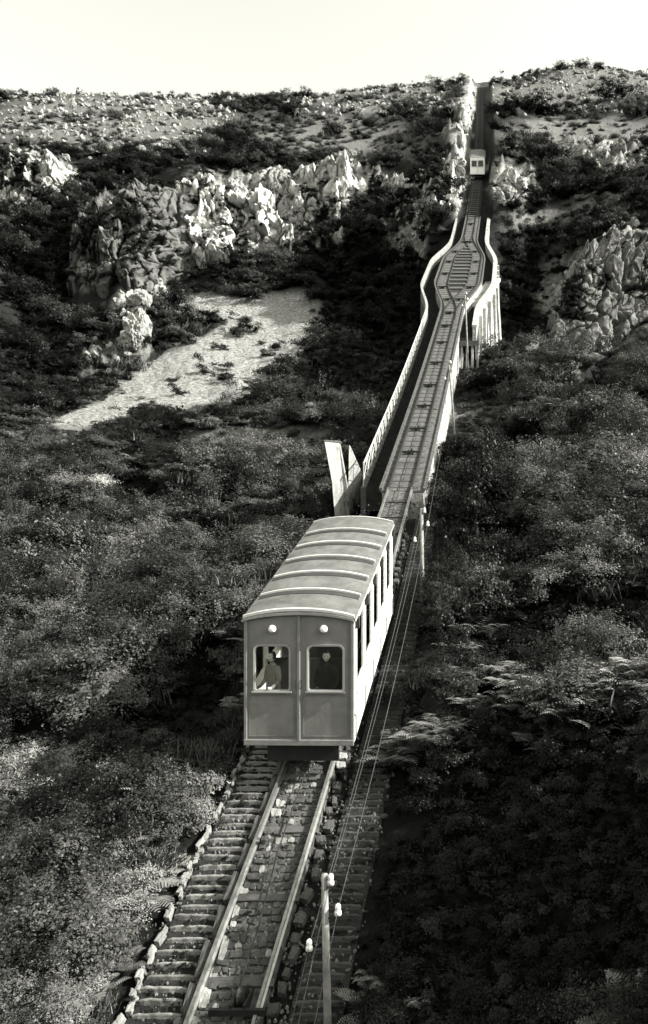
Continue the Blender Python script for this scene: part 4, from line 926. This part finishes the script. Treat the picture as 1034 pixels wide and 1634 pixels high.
def cliff(label, B, T, m, rib, seed, lift=1.5, nb=150, na=230, ends=(.22, .78), ybase=None):
    pb, pt = hits(B), hits(T); ta = np.linspace(0, 1, na); a0 = np.linspace(0, 1, len(B)); a1 = np.linspace(0, 1, len(T))
    # depth runs evenly from the foot to the crest so that the face is one steep wall
    fb = np.stack([np.interp(ta, a0, [q[0] for q in B]), np.interp(ta, a0, [q[1] for q in B]), np.interp(ta, a0, pb[:, 1])], -1)
    ft = np.stack([np.interp(ta, a1, [q[0] for q in T]), np.interp(ta, a1, [q[1] for q in T]), np.interp(ta, a1, pt[:, 1])], -1)
    if ybase: fb[:, 2] = np.interp(ta, [0, 1], ybase)
    ft[:, 2] = np.minimum(ft[:, 2], fb[:, 2] + rib[3]) if not ybase else fb[:, 2] + rib[3]
    def w3(f): return np.stack([(f[:, 0] - PX0) / FPX * f[:, 2], f[:, 2], (PY0 - f[:, 1]) / FPX * f[:, 2]], -1)
    wb, wt = w3(fb), w3(ft); rows = [wb + (0, 1.5, -5)]
    for t in np.linspace(0, 1, nb): rows.append(wb * (1 - t) + wt * t)
    rows += [wt + (0, 3, .3), wt + (0, 9, -1.5), wt + (0, 14, -8)]
    jag = (.8 * fbm(ta * 7 + seed, ta * 0 + 2, ta * 0, 3) + .35 * np.floor(2.2 * fbm(ta * 12 + seed, ta * 0 + 7, ta * 0, 2)))[None, :]
    V = np.array(rows); nr = len(V); t = np.zeros(nr); t[1:nb + 1] = np.linspace(0, 1, nb); t[nb + 1:] = 1
    env = sst(0, ends[0], ta + .05 * fbm(ta * 9 + seed, ta * 0, ta * 0, 2)) * (1 - sst(ends[1], 1.0001, ta) if ends[1] < 1 else 1); fade = (6.0 * (1 - env))[None, :]
    X, Y, Z = V[..., 0], V[..., 1], V[..., 2]; q = X * math.cos(rad(rib[0])) - Z * math.sin(rad(rib[0])); p = X * math.sin(rad(rib[0])) + Z * math.cos(rad(rib[0]))
    wq, wp = q + .5 * fbm(X * .5, Z * .5, Y * 0, 3), p + .5 * fbm(X * .5 + 9, Z * .5, Y * 0, 3)
    h1, e1 = blocks(wq * rib[2] * 1.6, wp * rib[2] * .8, seed); h2, e2 = blocks(wq * rib[2] * 4.2, wp * rib[2] * 2.6, seed + 3); h3, e3 = blocks(wq * rib[2] * 10, wp * rib[2] * 7, seed + 6)
    d = rib[1] * (1.7 * h1 + .8 * h2 + .25 * h3) - 1.1 * rib[1] * np.maximum(0, .14 - e1) / .14 - .5 * rib[1] * np.maximum(0, .12 - e2) / .12 + .8 * rib[1] * fbm(X * .12 + seed, Z * .12, Y * 0, 2)
    stepz = .7 * rib[1] * (np.floor(Z * .35 + 1.5 * fbm(X * .2, Z * .2, Y * 0, 2)) % 2 - .5) * .5
    V[..., 1] += fade - (d + stepz) * env - lift * env; V[..., 2] += np.clip(t[:, None], 0, 1) ** 2 * jag; V[..., 2] += .4 * d * env * (t[:, None] > .6); V[..., 0] += .3 * d * env
    idx = np.arange(nr - 1)[:, None] * na + np.arange(na - 1); F = np.stack([idx, idx + 1, idx + 1 + na, idx + na], -1).reshape(-1, 4)
    o = link('cliff', mesh_np('cliff', V.reshape(-1, 3), F, m)); tag(o, label, 'cliff'); CLP_PTS.append(V[6:nb + 2].reshape(-1, 3)); return o
cliff('steep grey ribbed cliff standing right of the passing loop', [(858, 568), (900, 574), (960, 582), (1020, 586), (1110, 590)], [(900, 470), (932, 402), (985, 386), (1035, 382), (1110, 376)], CLR, (20, .75, .2, 5.5), 3, 3.0, ends=(.1, 1.0), ybase=(77, 83))
cliff('tall dark streaked cliff at the left of the rocky band', [(108, 458), (170, 464), (240, 460), (370, 440)], [(132, 352), (175, 322), (240, 298), (370, 285)], CLM, (14, 1.6, .15, 7.0), 8, 2.4, ends=(.06, .6))
cliff('broad pale broken rock face above the scree', [(270, 418), (370, 414), (450, 407), (520, 388), (590, 358)], [(270, 302), (370, 290), (440, 278), (520, 272), (590, 262)], CLP, (-14, 1.7, .19, 7.0), 21, 1.8, ends=(.1, .85))
cliff('low pale broken rock face beside the left lip of the cutting', [(570, 360), (640, 356), (690, 352), (728, 330)], [(570, 296), (640, 288), (690, 280), (730, 255)], CLP, (-12, 1.3, .28, 6.0), 31, 1.2, ends=(.15, .9))
cliff('pale broken rock face at the far left of the slope below the stony skyline', [(-60, 352), (10, 350), (70, 342), (125, 322)], [(-60, 268), (10, 262), (70, 254), (130, 250)], CLP, (10, 1.2, .26, 6.0), 41, 1.2, ends=(.1, .75))
# loose pale rocks strewn below the skyline
cand = [(RNG.uniform(-20, 360), RNG.uniform(160, 240)) for _ in range(120)] + [(RNG.uniform(480, 720), RNG.uniform(135, 175)) for _ in range(34)] + [(RNG.uniform(780, 1034), RNG.uniform(105, 135)) for _ in range(24)] + [(RNG.uniform(10, 330), RNG.uniform(240, 330)) for _ in range(40)]
for i, p in enumerate(hits(cand)):
    s = p[1] / FPX; w = RNG.uniform(2.5, 7) * s; o = link('limestone_rock', RM[i % 8]); o.location = (p[0], p[1], p[2] + 0.2 * w)
    o.scale = (w * RNG.uniform(1, 1.8), w, w * RNG.uniform(.5, .9)); o.rotation_euler = (0, 0, RNG.uniform(0, 6))
    lb, gp = ('pale loose rock strewn over the stony slope above the tall dark cliff', 'loose rocks above the cliff') if cand[i][0] < 420 else ('pale loose rock on the skyline slope between the grassy shelf and the cutting', 'loose rocks left of the cutting') if cand[i][0] < 750 else ('pale loose rock on the far hummock right of the cutting', 'loose rocks on the far hummock')
    tag(o, lb, 'rock', gp)

# ------------------------------------------------------------------ foliage
def leaves(P, N, L, wid, rng, flat=0.0):
    n = len(P); a = rng.normal(size=(n, 3)); a /= np.linalg.norm(a, axis=1, keepdims=True)
    N = N + 0.38 * rng.normal(size=(n, 3)); N /= np.linalg.norm(N, axis=1, keepdims=True)
    t = a - (a * N).sum(1, keepdims=True) * N; t /= np.linalg.norm(t, axis=1, keepdims=True) + 1e-9
    s = np.cross(N, t); Ls = (L * rng.uniform(.6, 1.35, n))[:, None]; Ws = Ls * wid
    V = np.stack([P - t * Ls * .5, P + s * Ws * .5 + N * Ls * .08, P + t * Ls * .5, P - s * Ws * .5 + N * Ls * .08], 1).reshape(-1, 3)
    return V, np.arange(4 * n).reshape(n, 4)
def clump(seed, n, L, m, lobes=7, squash=0.75, wid=0.55):
    rng = np.random.default_rng(seed)
    C = rng.normal(size=(lobes, 3)) * (0.46, 0.46, 0.28); C[:, 2] = np.abs(C[:, 2]) + 0.1; Rr = rng.uniform(.16, .5, lobes) ** 1.15
    n1 = int(n * .68); k = rng.choice(lobes, n1, p=Rr ** 2 / (Rr ** 2).sum()); d = rng.normal(size=(n1, 3)); d /= np.linalg.norm(d, axis=1, keepdims=True)
    d[:, 2] = np.where(d[:, 2] < -0.3, -d[:, 2], d[:, 2]); r = Rr[k] * rng.uniform(.4, 1.1, n1) ** 0.7
    P = C[k] + d * r[:, None] * (1 + .35 * fbm(d[:, 0] * 2.5 + k, d[:, 1] * 2.5, d[:, 2] * 2.5, 2)[:, None])
    ns = 46; kk = rng.integers(0, lobes, ns); sd = rng.normal(size=(ns, 3)); sd[:, 2] = np.abs(sd[:, 2]) + .25; sd /= np.linalg.norm(sd, axis=1, keepdims=True); sl = rng.uniform(.25, .62, ns)
    q = rng.integers(0, ns, n - n1); t = rng.random(n - n1)                                     # leafy shoots breaking the outline
    P2 = C[kk[q]] + sd[q] * ((Rr[kk[q]] * .6 + sl[q] * t)[:, None]) + 0.045 * (1.1 - t[:, None]) * rng.normal(size=(n - n1, 3)); P2[:, 2] -= .12 * t * t
    P = np.concatenate([P, P2]) + 0.03 * rng.normal(size=(n, 3)); P[:, 2] *= squash; P = P[P[:, 2] > -0.1]
    Nn = P - np.array([0, 0, -0.1]); Nn /= np.linalg.norm(Nn, axis=1, keepdims=True); Nn[:, 2] += .35
    V, F = leaves(P, Nn, L, wid, rng); return mesh_np('foliage', V, F, m)
def fern(seed, n, m):
    rng = np.random.default_rng(seed); VV_, FF_ = [], []; b0 = 0
    for k in range(n):
        a = rng.uniform(0, 6.28); ln = rng.uniform(.6, 1.1); up_ = rng.uniform(.5, 1.1); c0 = rng.normal(size=2) * .3
        t = np.linspace(0.12, 1, 12); x = ln * t; zz = up_ * (t - 0.75 * t * t) * 1.2
        P = np.stack([c0[0] + x * math.cos(a), c0[1] + x * math.sin(a), zz], 1); sd = np.array([-math.sin(a), math.cos(a), 0.0]); fw = np.array([math.cos(a), math.sin(a), 0.1])
        for i in range(12):
            w = 0.26 * ln * math.sin(math.pi * (0.12 + 0.86 * t[i])) ** .8
            for s in (-1, 1):
                tip = P[i] + sd * s * w + fw * w * .35 - np.array([0, 0, .12 * w]); q = fw * 0.035
                VV_ += [P[i] - q, P[i] + q, tip + q * .4, tip - q * .4]; FF_.append((b0, b0 + 1, b0 + 2, b0 + 3)); b0 += 4
    return mesh_np('foliage', np.array(VV_), np.array(FF_), m)
def tuft(seed, n, m):
    rng = np.random.default_rng(seed); c0 = rng.normal(size=(n, 2)) * .38; a = rng.uniform(0, 6.28, n); h = rng.uniform(.3, .75, n); ln = rng.uniform(.1, .5, n)
    B = np.column_stack([c0, np.full(n, -.05)]); T = B + np.column_stack([ln * np.cos(a), ln * np.sin(a), h]); s = np.column_stack([-np.sin(a), np.cos(a), np.zeros(n)]) * 0.022
    Mi = (B + T) / 2 + np.array([0, 0, .1]); V = np.stack([B - s, B + s, Mi + s * .8, T, Mi - s * .8], 1)
    return mesh_np('foliage', V.reshape(-1, 3), np.arange(5 * n).reshape(n, 5), m)
lib = bpy.data.collections.new('scrub library')
def libobj(nm, me): o = bpy.data.objects.new(nm, me); lib.objects.link(o); return o
VAR = []
for i in range(4): VAR.append(libobj('a%02d' % i, clump(200 + i, 1500, 0.115, M['leaf'])))
for i in range(3): VAR.append(libobj('b%02d' % i, clump(230 + i, 1500, 0.10, M['leaf_pale'], 9, 0.6)))
for i in range(3): VAR.append(libobj('c%02d' % i, clump(260 + i, 1600, 0.10, M['leaf_dark'], 6, 0.95)))
for i in range(3): VAR.append(libobj('d%02d' % i, fern(300 + i, 26, M['fern'])))
for i in range(2): VAR.append(libobj('e%02d' % i, tuft(330 + i, 330, M['blade'])))
for i in range(3): VAR.append(libobj('f%02d' % i, RM[i]))
for i in range(3): VAR.append(libobj('fz%02d' % i, clump(560 + i, 3200, 0.062, M['fern'], 14, 0.7)))
for i in range(5): VAR.append(libobj('g%02d' % i, clump(500 + i, 6200, 0.052, M['leaf'] if i % 2 else M['leaf_pale'], 16, 0.85)))
KIND = {'h': (18, 21), 'g': (21, 26), 'f': (15, 18), 'a': (0, 4), 'b': (4, 7), 'c': (7, 10), 'd': (10, 13), 'e': (13, 15)}

def scatter(nm, label, N, lnY, urange, seed, pick, pts=None):
    rng = np.random.default_rng(seed)
    v = rng.uniform(lnY[0], lnY[1], N); u = rng.uniform(urange[0], urange[1], N); Y = np.exp(v); X = u * Y
    if pts is not None: X, Y, Z = pts.T; N = len(X)
    else: Z = ground(X, Y)
    px, py = proj(X, Y, Z); rock, scree, grass = masks(X, Y, Z); dx = X - trackX(Y)
    keep, idx, sc, = pick(rng, X, Y, Z, px, py, rock, scree, grass, dx)
    ok = np.where(keep)[0]
    V = np.stack([X, Y, Z - 0.06 * sc], -1)[ok].astype(np.float32); me = bpy.data.meshes.new(nm)
    me.vertices.add(len(V)); me.vertices.foreach_set('co', V.ravel())
    a = me.attributes.new('idx', 'INT', 'POINT'); a.data.foreach_set('value', idx[ok].astype(np.int32))
    a = me.attributes.new('scl', 'FLOAT_VECTOR', 'POINT'); s3 = np.stack([sc, sc, sc * rng.uniform(.7, 1.25, N)], -1)[ok]; a.data.foreach_set('vector', s3.ravel().astype(np.float32))
    a = me.attributes.new('rot', 'FLOAT_VECTOR', 'POINT'); r3 = np.stack([rng.uniform(-.25, .25, N), rng.uniform(-.25, .25, N), rng.uniform(0, 6.28, N)], -1)[ok]; a.data.foreach_set('vector', r3.ravel().astype(np.float32))
    o = link(nm, me); tag(o, label, 'scrub', kind='stuff')
    ng = bpy.data.node_groups.new(nm, 'GeometryNodeTree')
    ng.interface.new_socket('Geometry', in_out='INPUT', socket_type='NodeSocketGeometry'); ng.interface.new_socket('Geometry', in_out='OUTPUT', socket_type='NodeSocketGeometry')
    nn = ng.nodes; ll = ng.links; gi = nn.new('NodeGroupInput'); go = nn.new('NodeGroupOutput')
    ci = nn.new('GeometryNodeCollectionInfo'); ci.inputs['Collection'].default_value = lib; ci.inputs['Separate Children'].default_value = True; ci.inputs['Reset Children'].default_value = True
    ip = nn.new('GeometryNodeInstanceOnPoints'); ip.inputs['Pick Instance'].default_value = True
    def na(t, k):
        q = nn.new('GeometryNodeInputNamedAttribute'); q.data_type = t; q.inputs['Name'].default_value = k; return q.outputs['Attribute']
    ll.new(gi.outputs[0], ip.inputs['Points']); ll.new(ci.outputs[0], ip.inputs['Instance']); ll.new(na('INT', 'idx'), ip.inputs['Instance Index'])
    ll.new(na('FLOAT_VECTOR', 'rot'), ip.inputs['Rotation']); ll.new(na('FLOAT_VECTOR', 'scl'), ip.inputs['Scale']); ll.new(ip.outputs[0], go.inputs[0])
    md = o.modifiers.new('scatter', 'NODES'); md.node_group = ng
    print(nm, len(ok))
    return o
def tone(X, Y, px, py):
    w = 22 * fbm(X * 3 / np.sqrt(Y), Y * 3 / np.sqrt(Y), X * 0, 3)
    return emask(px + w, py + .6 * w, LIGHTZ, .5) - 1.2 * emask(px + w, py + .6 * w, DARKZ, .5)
def kinds(rng, N, w):
    ks = list(w); p = np.array([w[k] for k in ks], float); p /= p.sum(); c_ = rng.choice(len(ks), N, p=p)
    lo = np.array([KIND[k][0] for k in ks])[c_]; hi = np.array([KIND[k][1] for k in ks])[c_]
    return (lo + rng.random(N) * (hi - lo)).astype(int)
def corridor(X, Y, dx, sc):
    L = np.where(Y < 34, -1.75, np.where(Y < 105, -2.4 - 1.35 * np.vectorize(bulge)(Y), -2.6)); Rr = np.where(Y < 34, 2.0, np.where(Y < 105, 1.25 + 1.1 * np.vectorize(bulge)(Y) + np.where(Y > 61, 1.5, 0), 2.4))
    return (dx < L - 0.75 * sc) | (dx > Rr + 0.75 * sc)
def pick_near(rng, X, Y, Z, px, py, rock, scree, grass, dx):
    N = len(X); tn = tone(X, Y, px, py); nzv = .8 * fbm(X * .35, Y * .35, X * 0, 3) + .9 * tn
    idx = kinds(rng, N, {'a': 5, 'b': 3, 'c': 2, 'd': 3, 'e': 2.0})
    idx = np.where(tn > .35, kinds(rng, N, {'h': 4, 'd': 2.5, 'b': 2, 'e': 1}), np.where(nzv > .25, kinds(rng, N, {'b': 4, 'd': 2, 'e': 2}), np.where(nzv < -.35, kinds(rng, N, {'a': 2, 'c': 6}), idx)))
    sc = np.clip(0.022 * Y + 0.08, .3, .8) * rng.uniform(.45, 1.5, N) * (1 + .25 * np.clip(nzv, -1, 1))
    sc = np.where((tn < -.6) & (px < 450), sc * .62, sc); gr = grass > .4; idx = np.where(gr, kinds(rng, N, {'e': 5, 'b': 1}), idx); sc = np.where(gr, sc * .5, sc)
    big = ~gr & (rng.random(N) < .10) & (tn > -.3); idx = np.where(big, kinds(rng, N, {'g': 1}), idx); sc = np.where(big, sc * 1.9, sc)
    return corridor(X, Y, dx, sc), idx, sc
def pick_far(rng, X, Y, Z, px, py, rock, scree, grass, dx):
    N = len(X); tn = tone(X, Y, px, py); nzv = fbm(X * .09, Y * .09, X * 0, 3)
    idx = kinds(rng, N, {'a': 6, 'b': 2, 'c': 4, 'e': .6})
    idx = np.where(grass > .4, kinds(rng, N, {'e': 6, 'b': 2, 'a': 1}), np.where(nzv + tn > .5, kinds(rng, N, {'a': 3, 'b': 4}), np.where(tn + .5 * nzv < -.4, kinds(rng, N, {'c': 6, 'a': 1}), idx)))
    sc = np.clip(0.0125 * Y + 0.1, .6, 1.7) * rng.uniform(.5, 1.4, N) * (1 + .4 * nzv) * np.where(grass > .4, .55, 1)
    dens = np.where(tn < -.4, 1.0, 0.75 + .8 * nzv + .5 * (Y < 105)) * (1 - .985 * np.clip(scree * 1.6, 0, 1)) * (1 - .9 * np.clip(rock * 1.1, 0, 1)) * np.where(py < 245, .4, np.where(py < 400, .85, 1)) * np.where((py < 200) & (px > 780), .35, 1) * np.where((px < 340) & (py < 240), .7, 1)
    return corridor(X, Y, dx, sc) & (rng.random(N) < dens) & (Y < 275), idx, sc
scatter('scrub_cover', 'tangled bracken, bramble and grass covering the near slopes', 4200, (math.log(8), math.log(22)), (-0.78, 0.36), 1, pick_near)
scatter('scrub_cover', 'dense low scrub covering the middle slopes', 8200, (math.log(22), math.log(62)), (-0.75, 0.32), 2, pick_near)
scatter('scrub_cover', 'patchy dark scrub covering the upper hillside', 23000, (math.log(60), math.log(280)), (-0.72, 0.32), 3, pick_far)

def pick_rub(rng, X, Y, Z, px, py, rock, scree, grass, dx):
    N = len(X); top = ((px < 380) & (py < 250)) | ((py < 185) & (px > 450)); sc = Y / FPX * rng.uniform(1.5, 5.5, N) * np.where(rock > .5, 1.5, np.where(scree > .3, .45, 1))
    keep = np.where(rock > .45, rng.random(N) < .55, np.where(scree > .3, rng.random(N) < .35, np.where(top, rng.random(N) < .75, False)))
    return keep & corridor(X, Y, dx, sc) & (Y < 262), kinds(rng, N, {'f': 1}), sc
scatter('loose_rubble', 'broken pale limestone rubble lying over crags and scree', 13000, (math.log(60), math.log(265)), (-0.72, 0.32), 5, pick_rub)
def pick_cliff(rng, X, Y, Z, px, py, rock, scree, grass, dx):
    N = len(X); nzv = fbm(X * .18, Y * .18, Z * .18, 3); sc = Y / 120 * rng.uniform(.35, 1.25, N)
    return (nzv > np.where(px > 850, .42, .05)) & corridor(X, Y, dx, sc) & ~((py < 300) & (px > 700)), kinds(rng, N, {'c': 5, 'a': 2}), sc
_cp = np.concatenate(CLP_PTS); scatter('cliff_scrub', 'dark shrubs rooted in the clefts of the rock faces', 0, (4, 5), (0, 1), 6, pick_cliff, _cp[RNG.choice(len(_cp), 2600, replace=False)])
_n = 3600; _Y = RNG.uniform(10, 33, _n) ** 1.0; _Y = np.where(RNG.random(_n) < .7, RNG.uniform(10, 18, _n), _Y); _D = RNG.uniform(-1.75, 1.95, _n)
_pp = np.stack([trackX(_Y) + _D, _Y, trackZ(_Y) - np.where(np.abs(_D) < .6, .19, .29)], -1)
def pick_gravel(rng, X, Y, Z, px, py, rock, scree, grass, dx):
    N = len(X); weed = (rng.random(N) < np.where(np.abs(dx) > .7, .16, .05)); return np.abs(np.abs(dx) - .535) > .06, np.where(weed, kinds(rng, N, {'a': 2, 'e': 1, 'b': 1}), kinds(rng, N, {'f': 1})), np.where(weed, rng.uniform(.05, .13, N), rng.uniform(.012, .045, N))
scatter('ballast_gravel', 'loose gravel and small weeds between the stones of the near track', 0, (4, 5), (0, 1), 9, pick_gravel, _pp)
# single bushes that stand out, placed where the photograph shows them
BM = []
for i in range(5):
    BM.append((clump(400 + i, 5200, 0.066, M['leaf_dark'] if i < 3 else M['leaf'], 18, 0.9), None))
stem_me = MB().tube([(0, 0, -.25), (.03, .02, .15), (-.05, .04, .5)], .07, 6, .03).tube([(0, 0, .1), (.2, .1, .45)], .04, 5, .02).tube([(0, 0, .05), (-.22, -.12, .4)], .04, 5, .02).mesh('stem', M['bark'])
def bush(p, w, h, k, label, group=None):
    root = tag(empty('bush', (p[0], p[1], p[2])), label, 'bush', group); root.rotation_euler = (0, 0, R.uniform(0, 6.28)); root.scale = (w, w, h)
    link('crown', BM[k % 5][0], root); link('stem', stem_me, root); return root
BU = [(470, 192, 26, 22, 'round dark bush on the grassy shelf below the skyline'), (530, 218, 26, 22, 'wide dark bush on the grassy shelf beside smaller shrubs'),
 (378, 540, 15, 20, 'lone round dark bush growing in the middle of the pale scree'), (418, 552, 6, 8, 'tiny dark shrub on the pale scree'), (285, 492, 24, 44, 'tall bush at the upper edge of the scree beside the rock spur'),
 (308, 515, 22, 22, 'low bush spreading over the upper edge of the scree'), (982, 160, 36, 22, 'broad dark bush on the far pale hummock'), (850, 182, 42, 28, 'large dark thicket right of the cutting below the skyline'),
 (460, 228, 13, 12, 'small dark round shrub on the grassy shelf below the skyline'), (505, 650, 20, 60, 'tall dark narrow bush put in for a tree shadow left of the viaduct railing')]  # the tall narrow bush is added for the shadow of a tree
GEN1 = [(380, 250, 30, 24), (350, 245, 22, 20), (415, 255, 22, 20), (640, 172, 24, 20), (700, 142, 18, 14), (720, 180, 24, 22), (800, 178, 26, 22), (910, 185, 26, 14), (1010, 185, 26, 18), (870, 232, 18, 10), (690, 192, 18, 18),
 (590, 200, 16, 12), (575, 222, 18, 12), (820, 165, 20, 18), (895, 108, 16, 10), (925, 104, 14, 9), (955, 108, 14, 9), (630, 142, 9, 9), (855, 118, 10, 9), (900, 300, 28, 24), (940, 300, 28, 22), (870, 290, 20, 18), (985, 300, 24, 20)]
GEN2 = [(740, 620, 40, 40), (800, 610, 50, 42), (880, 600, 46, 38), (950, 640, 52, 44), (1010, 620, 44, 40), (760, 720, 46, 36), (850, 690, 54, 44), (930, 740, 60, 48), (1010, 720, 50, 50), (740, 800, 40, 36), (800, 830, 66, 60), (880, 870, 70, 66), (960, 820, 70, 60), (1020, 900, 60, 60), (730, 900, 46, 50), (780, 960, 60, 40), (870, 1000, 66, 50), (700, 990, 30, 30), (720, 1080, 60, 40), (660, 1110, 34, 40), (830, 1140, 70, 50), (940, 1150, 80, 60), (1010, 1130, 60, 60),
 (130, 790, 50, 30), (220, 800, 60, 36), (330, 790, 56, 36), (60, 830, 50, 36), (360, 880, 46, 46), (250, 880, 56, 34), (420, 870, 40, 40), (120, 880, 60, 34), (300, 960, 56, 40), (100, 990, 70, 50), (210, 1040, 66, 60), (60, 1110, 66, 50), (150, 1150, 70, 50), (90, 1280, 70, 60), (200, 1300, 60, 60), (280, 1300, 40, 40), (60, 1430, 70, 60), (160, 1440, 60, 50), (100, 1560, 70, 60), (420, 640, 30, 34), (470, 640, 26, 34), (540, 660, 26, 30), (360, 660, 30, 22), (300, 670, 30, 18), (230, 655, 30, 14),
 (60, 470, 40, 40), (100, 520, 40, 40), (50, 560, 40, 36), (130, 590, 34, 30), (60, 640, 44, 30), (30, 400, 34, 40), (60, 360, 34, 40), (330, 430, 30, 20), (380, 440, 30, 20), (510, 400, 34, 26), (570, 380, 30, 24), (620, 420, 34, 30), (560, 460, 34, 24), (650, 480, 30, 26), (600, 520, 34, 26), (850, 560, 36, 26), (820, 420, 26, 24), (830, 480, 26, 30), (850, 380, 22, 20)]
allb = [(b_[0], b_[1]) for b_ in BU] + [(b_[0], b_[1] + b_[3] * .4) for b_ in GEN1 + GEN2]
bp_ = hits(allb)
for i, b_ in enumerate(BU + GEN1 + GEN2):
    p = bp_[i]; s = p[1] / FPX; w, h = b_[2] * s * 1.05, b_[3] * s * 1.25
    dxt = p[0] - float(trackX(p[1]))
    if i >= len(BU) and p[1] < 105 and -2.5 - w * .8 < dxt < 1.5 + w * .8: p[0] = float(trackX(p[1])) + (-2.6 - w if dxt < -0.3 else 2.0 + w); p[2] = float(ground(np.array([p[0]]), np.array([p[1]]))[0])
    if i < len(BU): bush(p, w, h, i % 3, b_[4])
    elif i < len(BU) + len(GEN1): bush(p, w, h, i, 'dark bush among those dotting the slope below the skyline', 'bushes below the skyline')
    else:
        if b_[0] > 600: lb, gp = ('leafy bush on the scrub slope right of the track and viaduct', 'bushes right of the track') if b_[1] > 590 else ('dark bush in the gully between viaduct and grey ribbed cliff', 'bushes in the right gully')
        elif b_[1] > 1200: lb, gp = 'leafy bush on the bank beside the left stone stairway', 'bushes beside the left stairway'
        elif b_[1] > 700: lb, gp = 'leafy bush on the scrub slope left of the near car', 'bushes left of the near car'
        elif b_[1] > 600: lb, gp = 'leafy bush along the foot of the pale scree', 'bushes at the foot of the scree'
        elif b_[0] < 200: lb, gp = 'dark bush on the slope below the tall dark cliff', 'bushes below the dark cliff'
        else: lb, gp = 'dark bush in the shaded hollow between scree and viaduct', 'bushes in the hollow by the viaduct'
        bush(p, w * 1.0, h * .95, i + 2, lb, gp)

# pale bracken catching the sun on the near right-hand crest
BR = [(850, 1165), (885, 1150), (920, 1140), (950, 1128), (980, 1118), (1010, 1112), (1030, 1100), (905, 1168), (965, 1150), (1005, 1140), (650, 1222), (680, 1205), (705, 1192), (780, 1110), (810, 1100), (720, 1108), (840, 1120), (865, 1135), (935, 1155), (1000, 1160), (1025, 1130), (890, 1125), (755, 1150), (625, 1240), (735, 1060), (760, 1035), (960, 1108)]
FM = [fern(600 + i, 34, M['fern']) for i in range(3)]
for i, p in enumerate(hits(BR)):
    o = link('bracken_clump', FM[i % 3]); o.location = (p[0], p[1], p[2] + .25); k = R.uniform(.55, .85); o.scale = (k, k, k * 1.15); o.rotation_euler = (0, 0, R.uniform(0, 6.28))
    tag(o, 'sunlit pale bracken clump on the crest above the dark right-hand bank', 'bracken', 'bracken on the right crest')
# trees on the bank to the right whose shade falls over the foreground
def tree(X, Y, h, w, label, seed):
    z = float(ground(np.array([X]), np.array([Y]))[0]); root = tag(empty('tree', (X, Y, z)), label, 'tree', 'shade trees on the right bank')
    r = random.Random(seed); m = MB().tube([(0, 0, -.5), (.1, 0, h * .3), (-.05, .1, h * .6), (.05, 0, h * .9)], .17, 8, .05)
    for k in range(6): a = r.uniform(0, 6.28); zz = h * r.uniform(.3, .65); m.tube([(0, 0, zz), (w * .4 * math.cos(a), w * .4 * math.sin(a), zz + .6), (w * .7 * math.cos(a), w * .7 * math.sin(a), zz + 1.1)], .06, 6, .02)
    m.build('trunk', M['bark'], root)
    for k in range(5):
        cr = link('crown', BM[(seed + k) % 5][0], root, (r.uniform(-.5, .5) * w, r.uniform(-.5, .5) * w, h * (.3 + .1 * k))); cr.scale = (w * .9, w * .9, h * .42); cr.rotation_euler = (0, 0, r.uniform(0, 6))
for k, (Y, dx, w, h) in enumerate(((28.5, 3.6, 1.5, 3.0), (30.8, 3.5, 1.6, 3.3), (33.2, 3.6, 1.6, 3.5), (25.8, 3.6, 1.4, 2.4), (23.3, 3.6, 1.2, 2.0))):
    X = float(trackX(Y)) + dx; bush((X, Y, float(ground(np.array([X]), np.array([Y]))[0])), w, h, k, 'tall leafy bush shading the track just below the viaduct', 'tall bushes shading the track')
for i, (X, Y, h, w) in enumerate(((5.0, 7.6, 2.9, 1.9), (5.6, 10.2, 2.9, 2.0), (6.2, 12.8, 2.8, 1.9), (4.6, 4.8, 2.9, 1.9))):
    tree(X, Y, h, w, 'leafy broad tree on the steep bank right of the stairway', i)
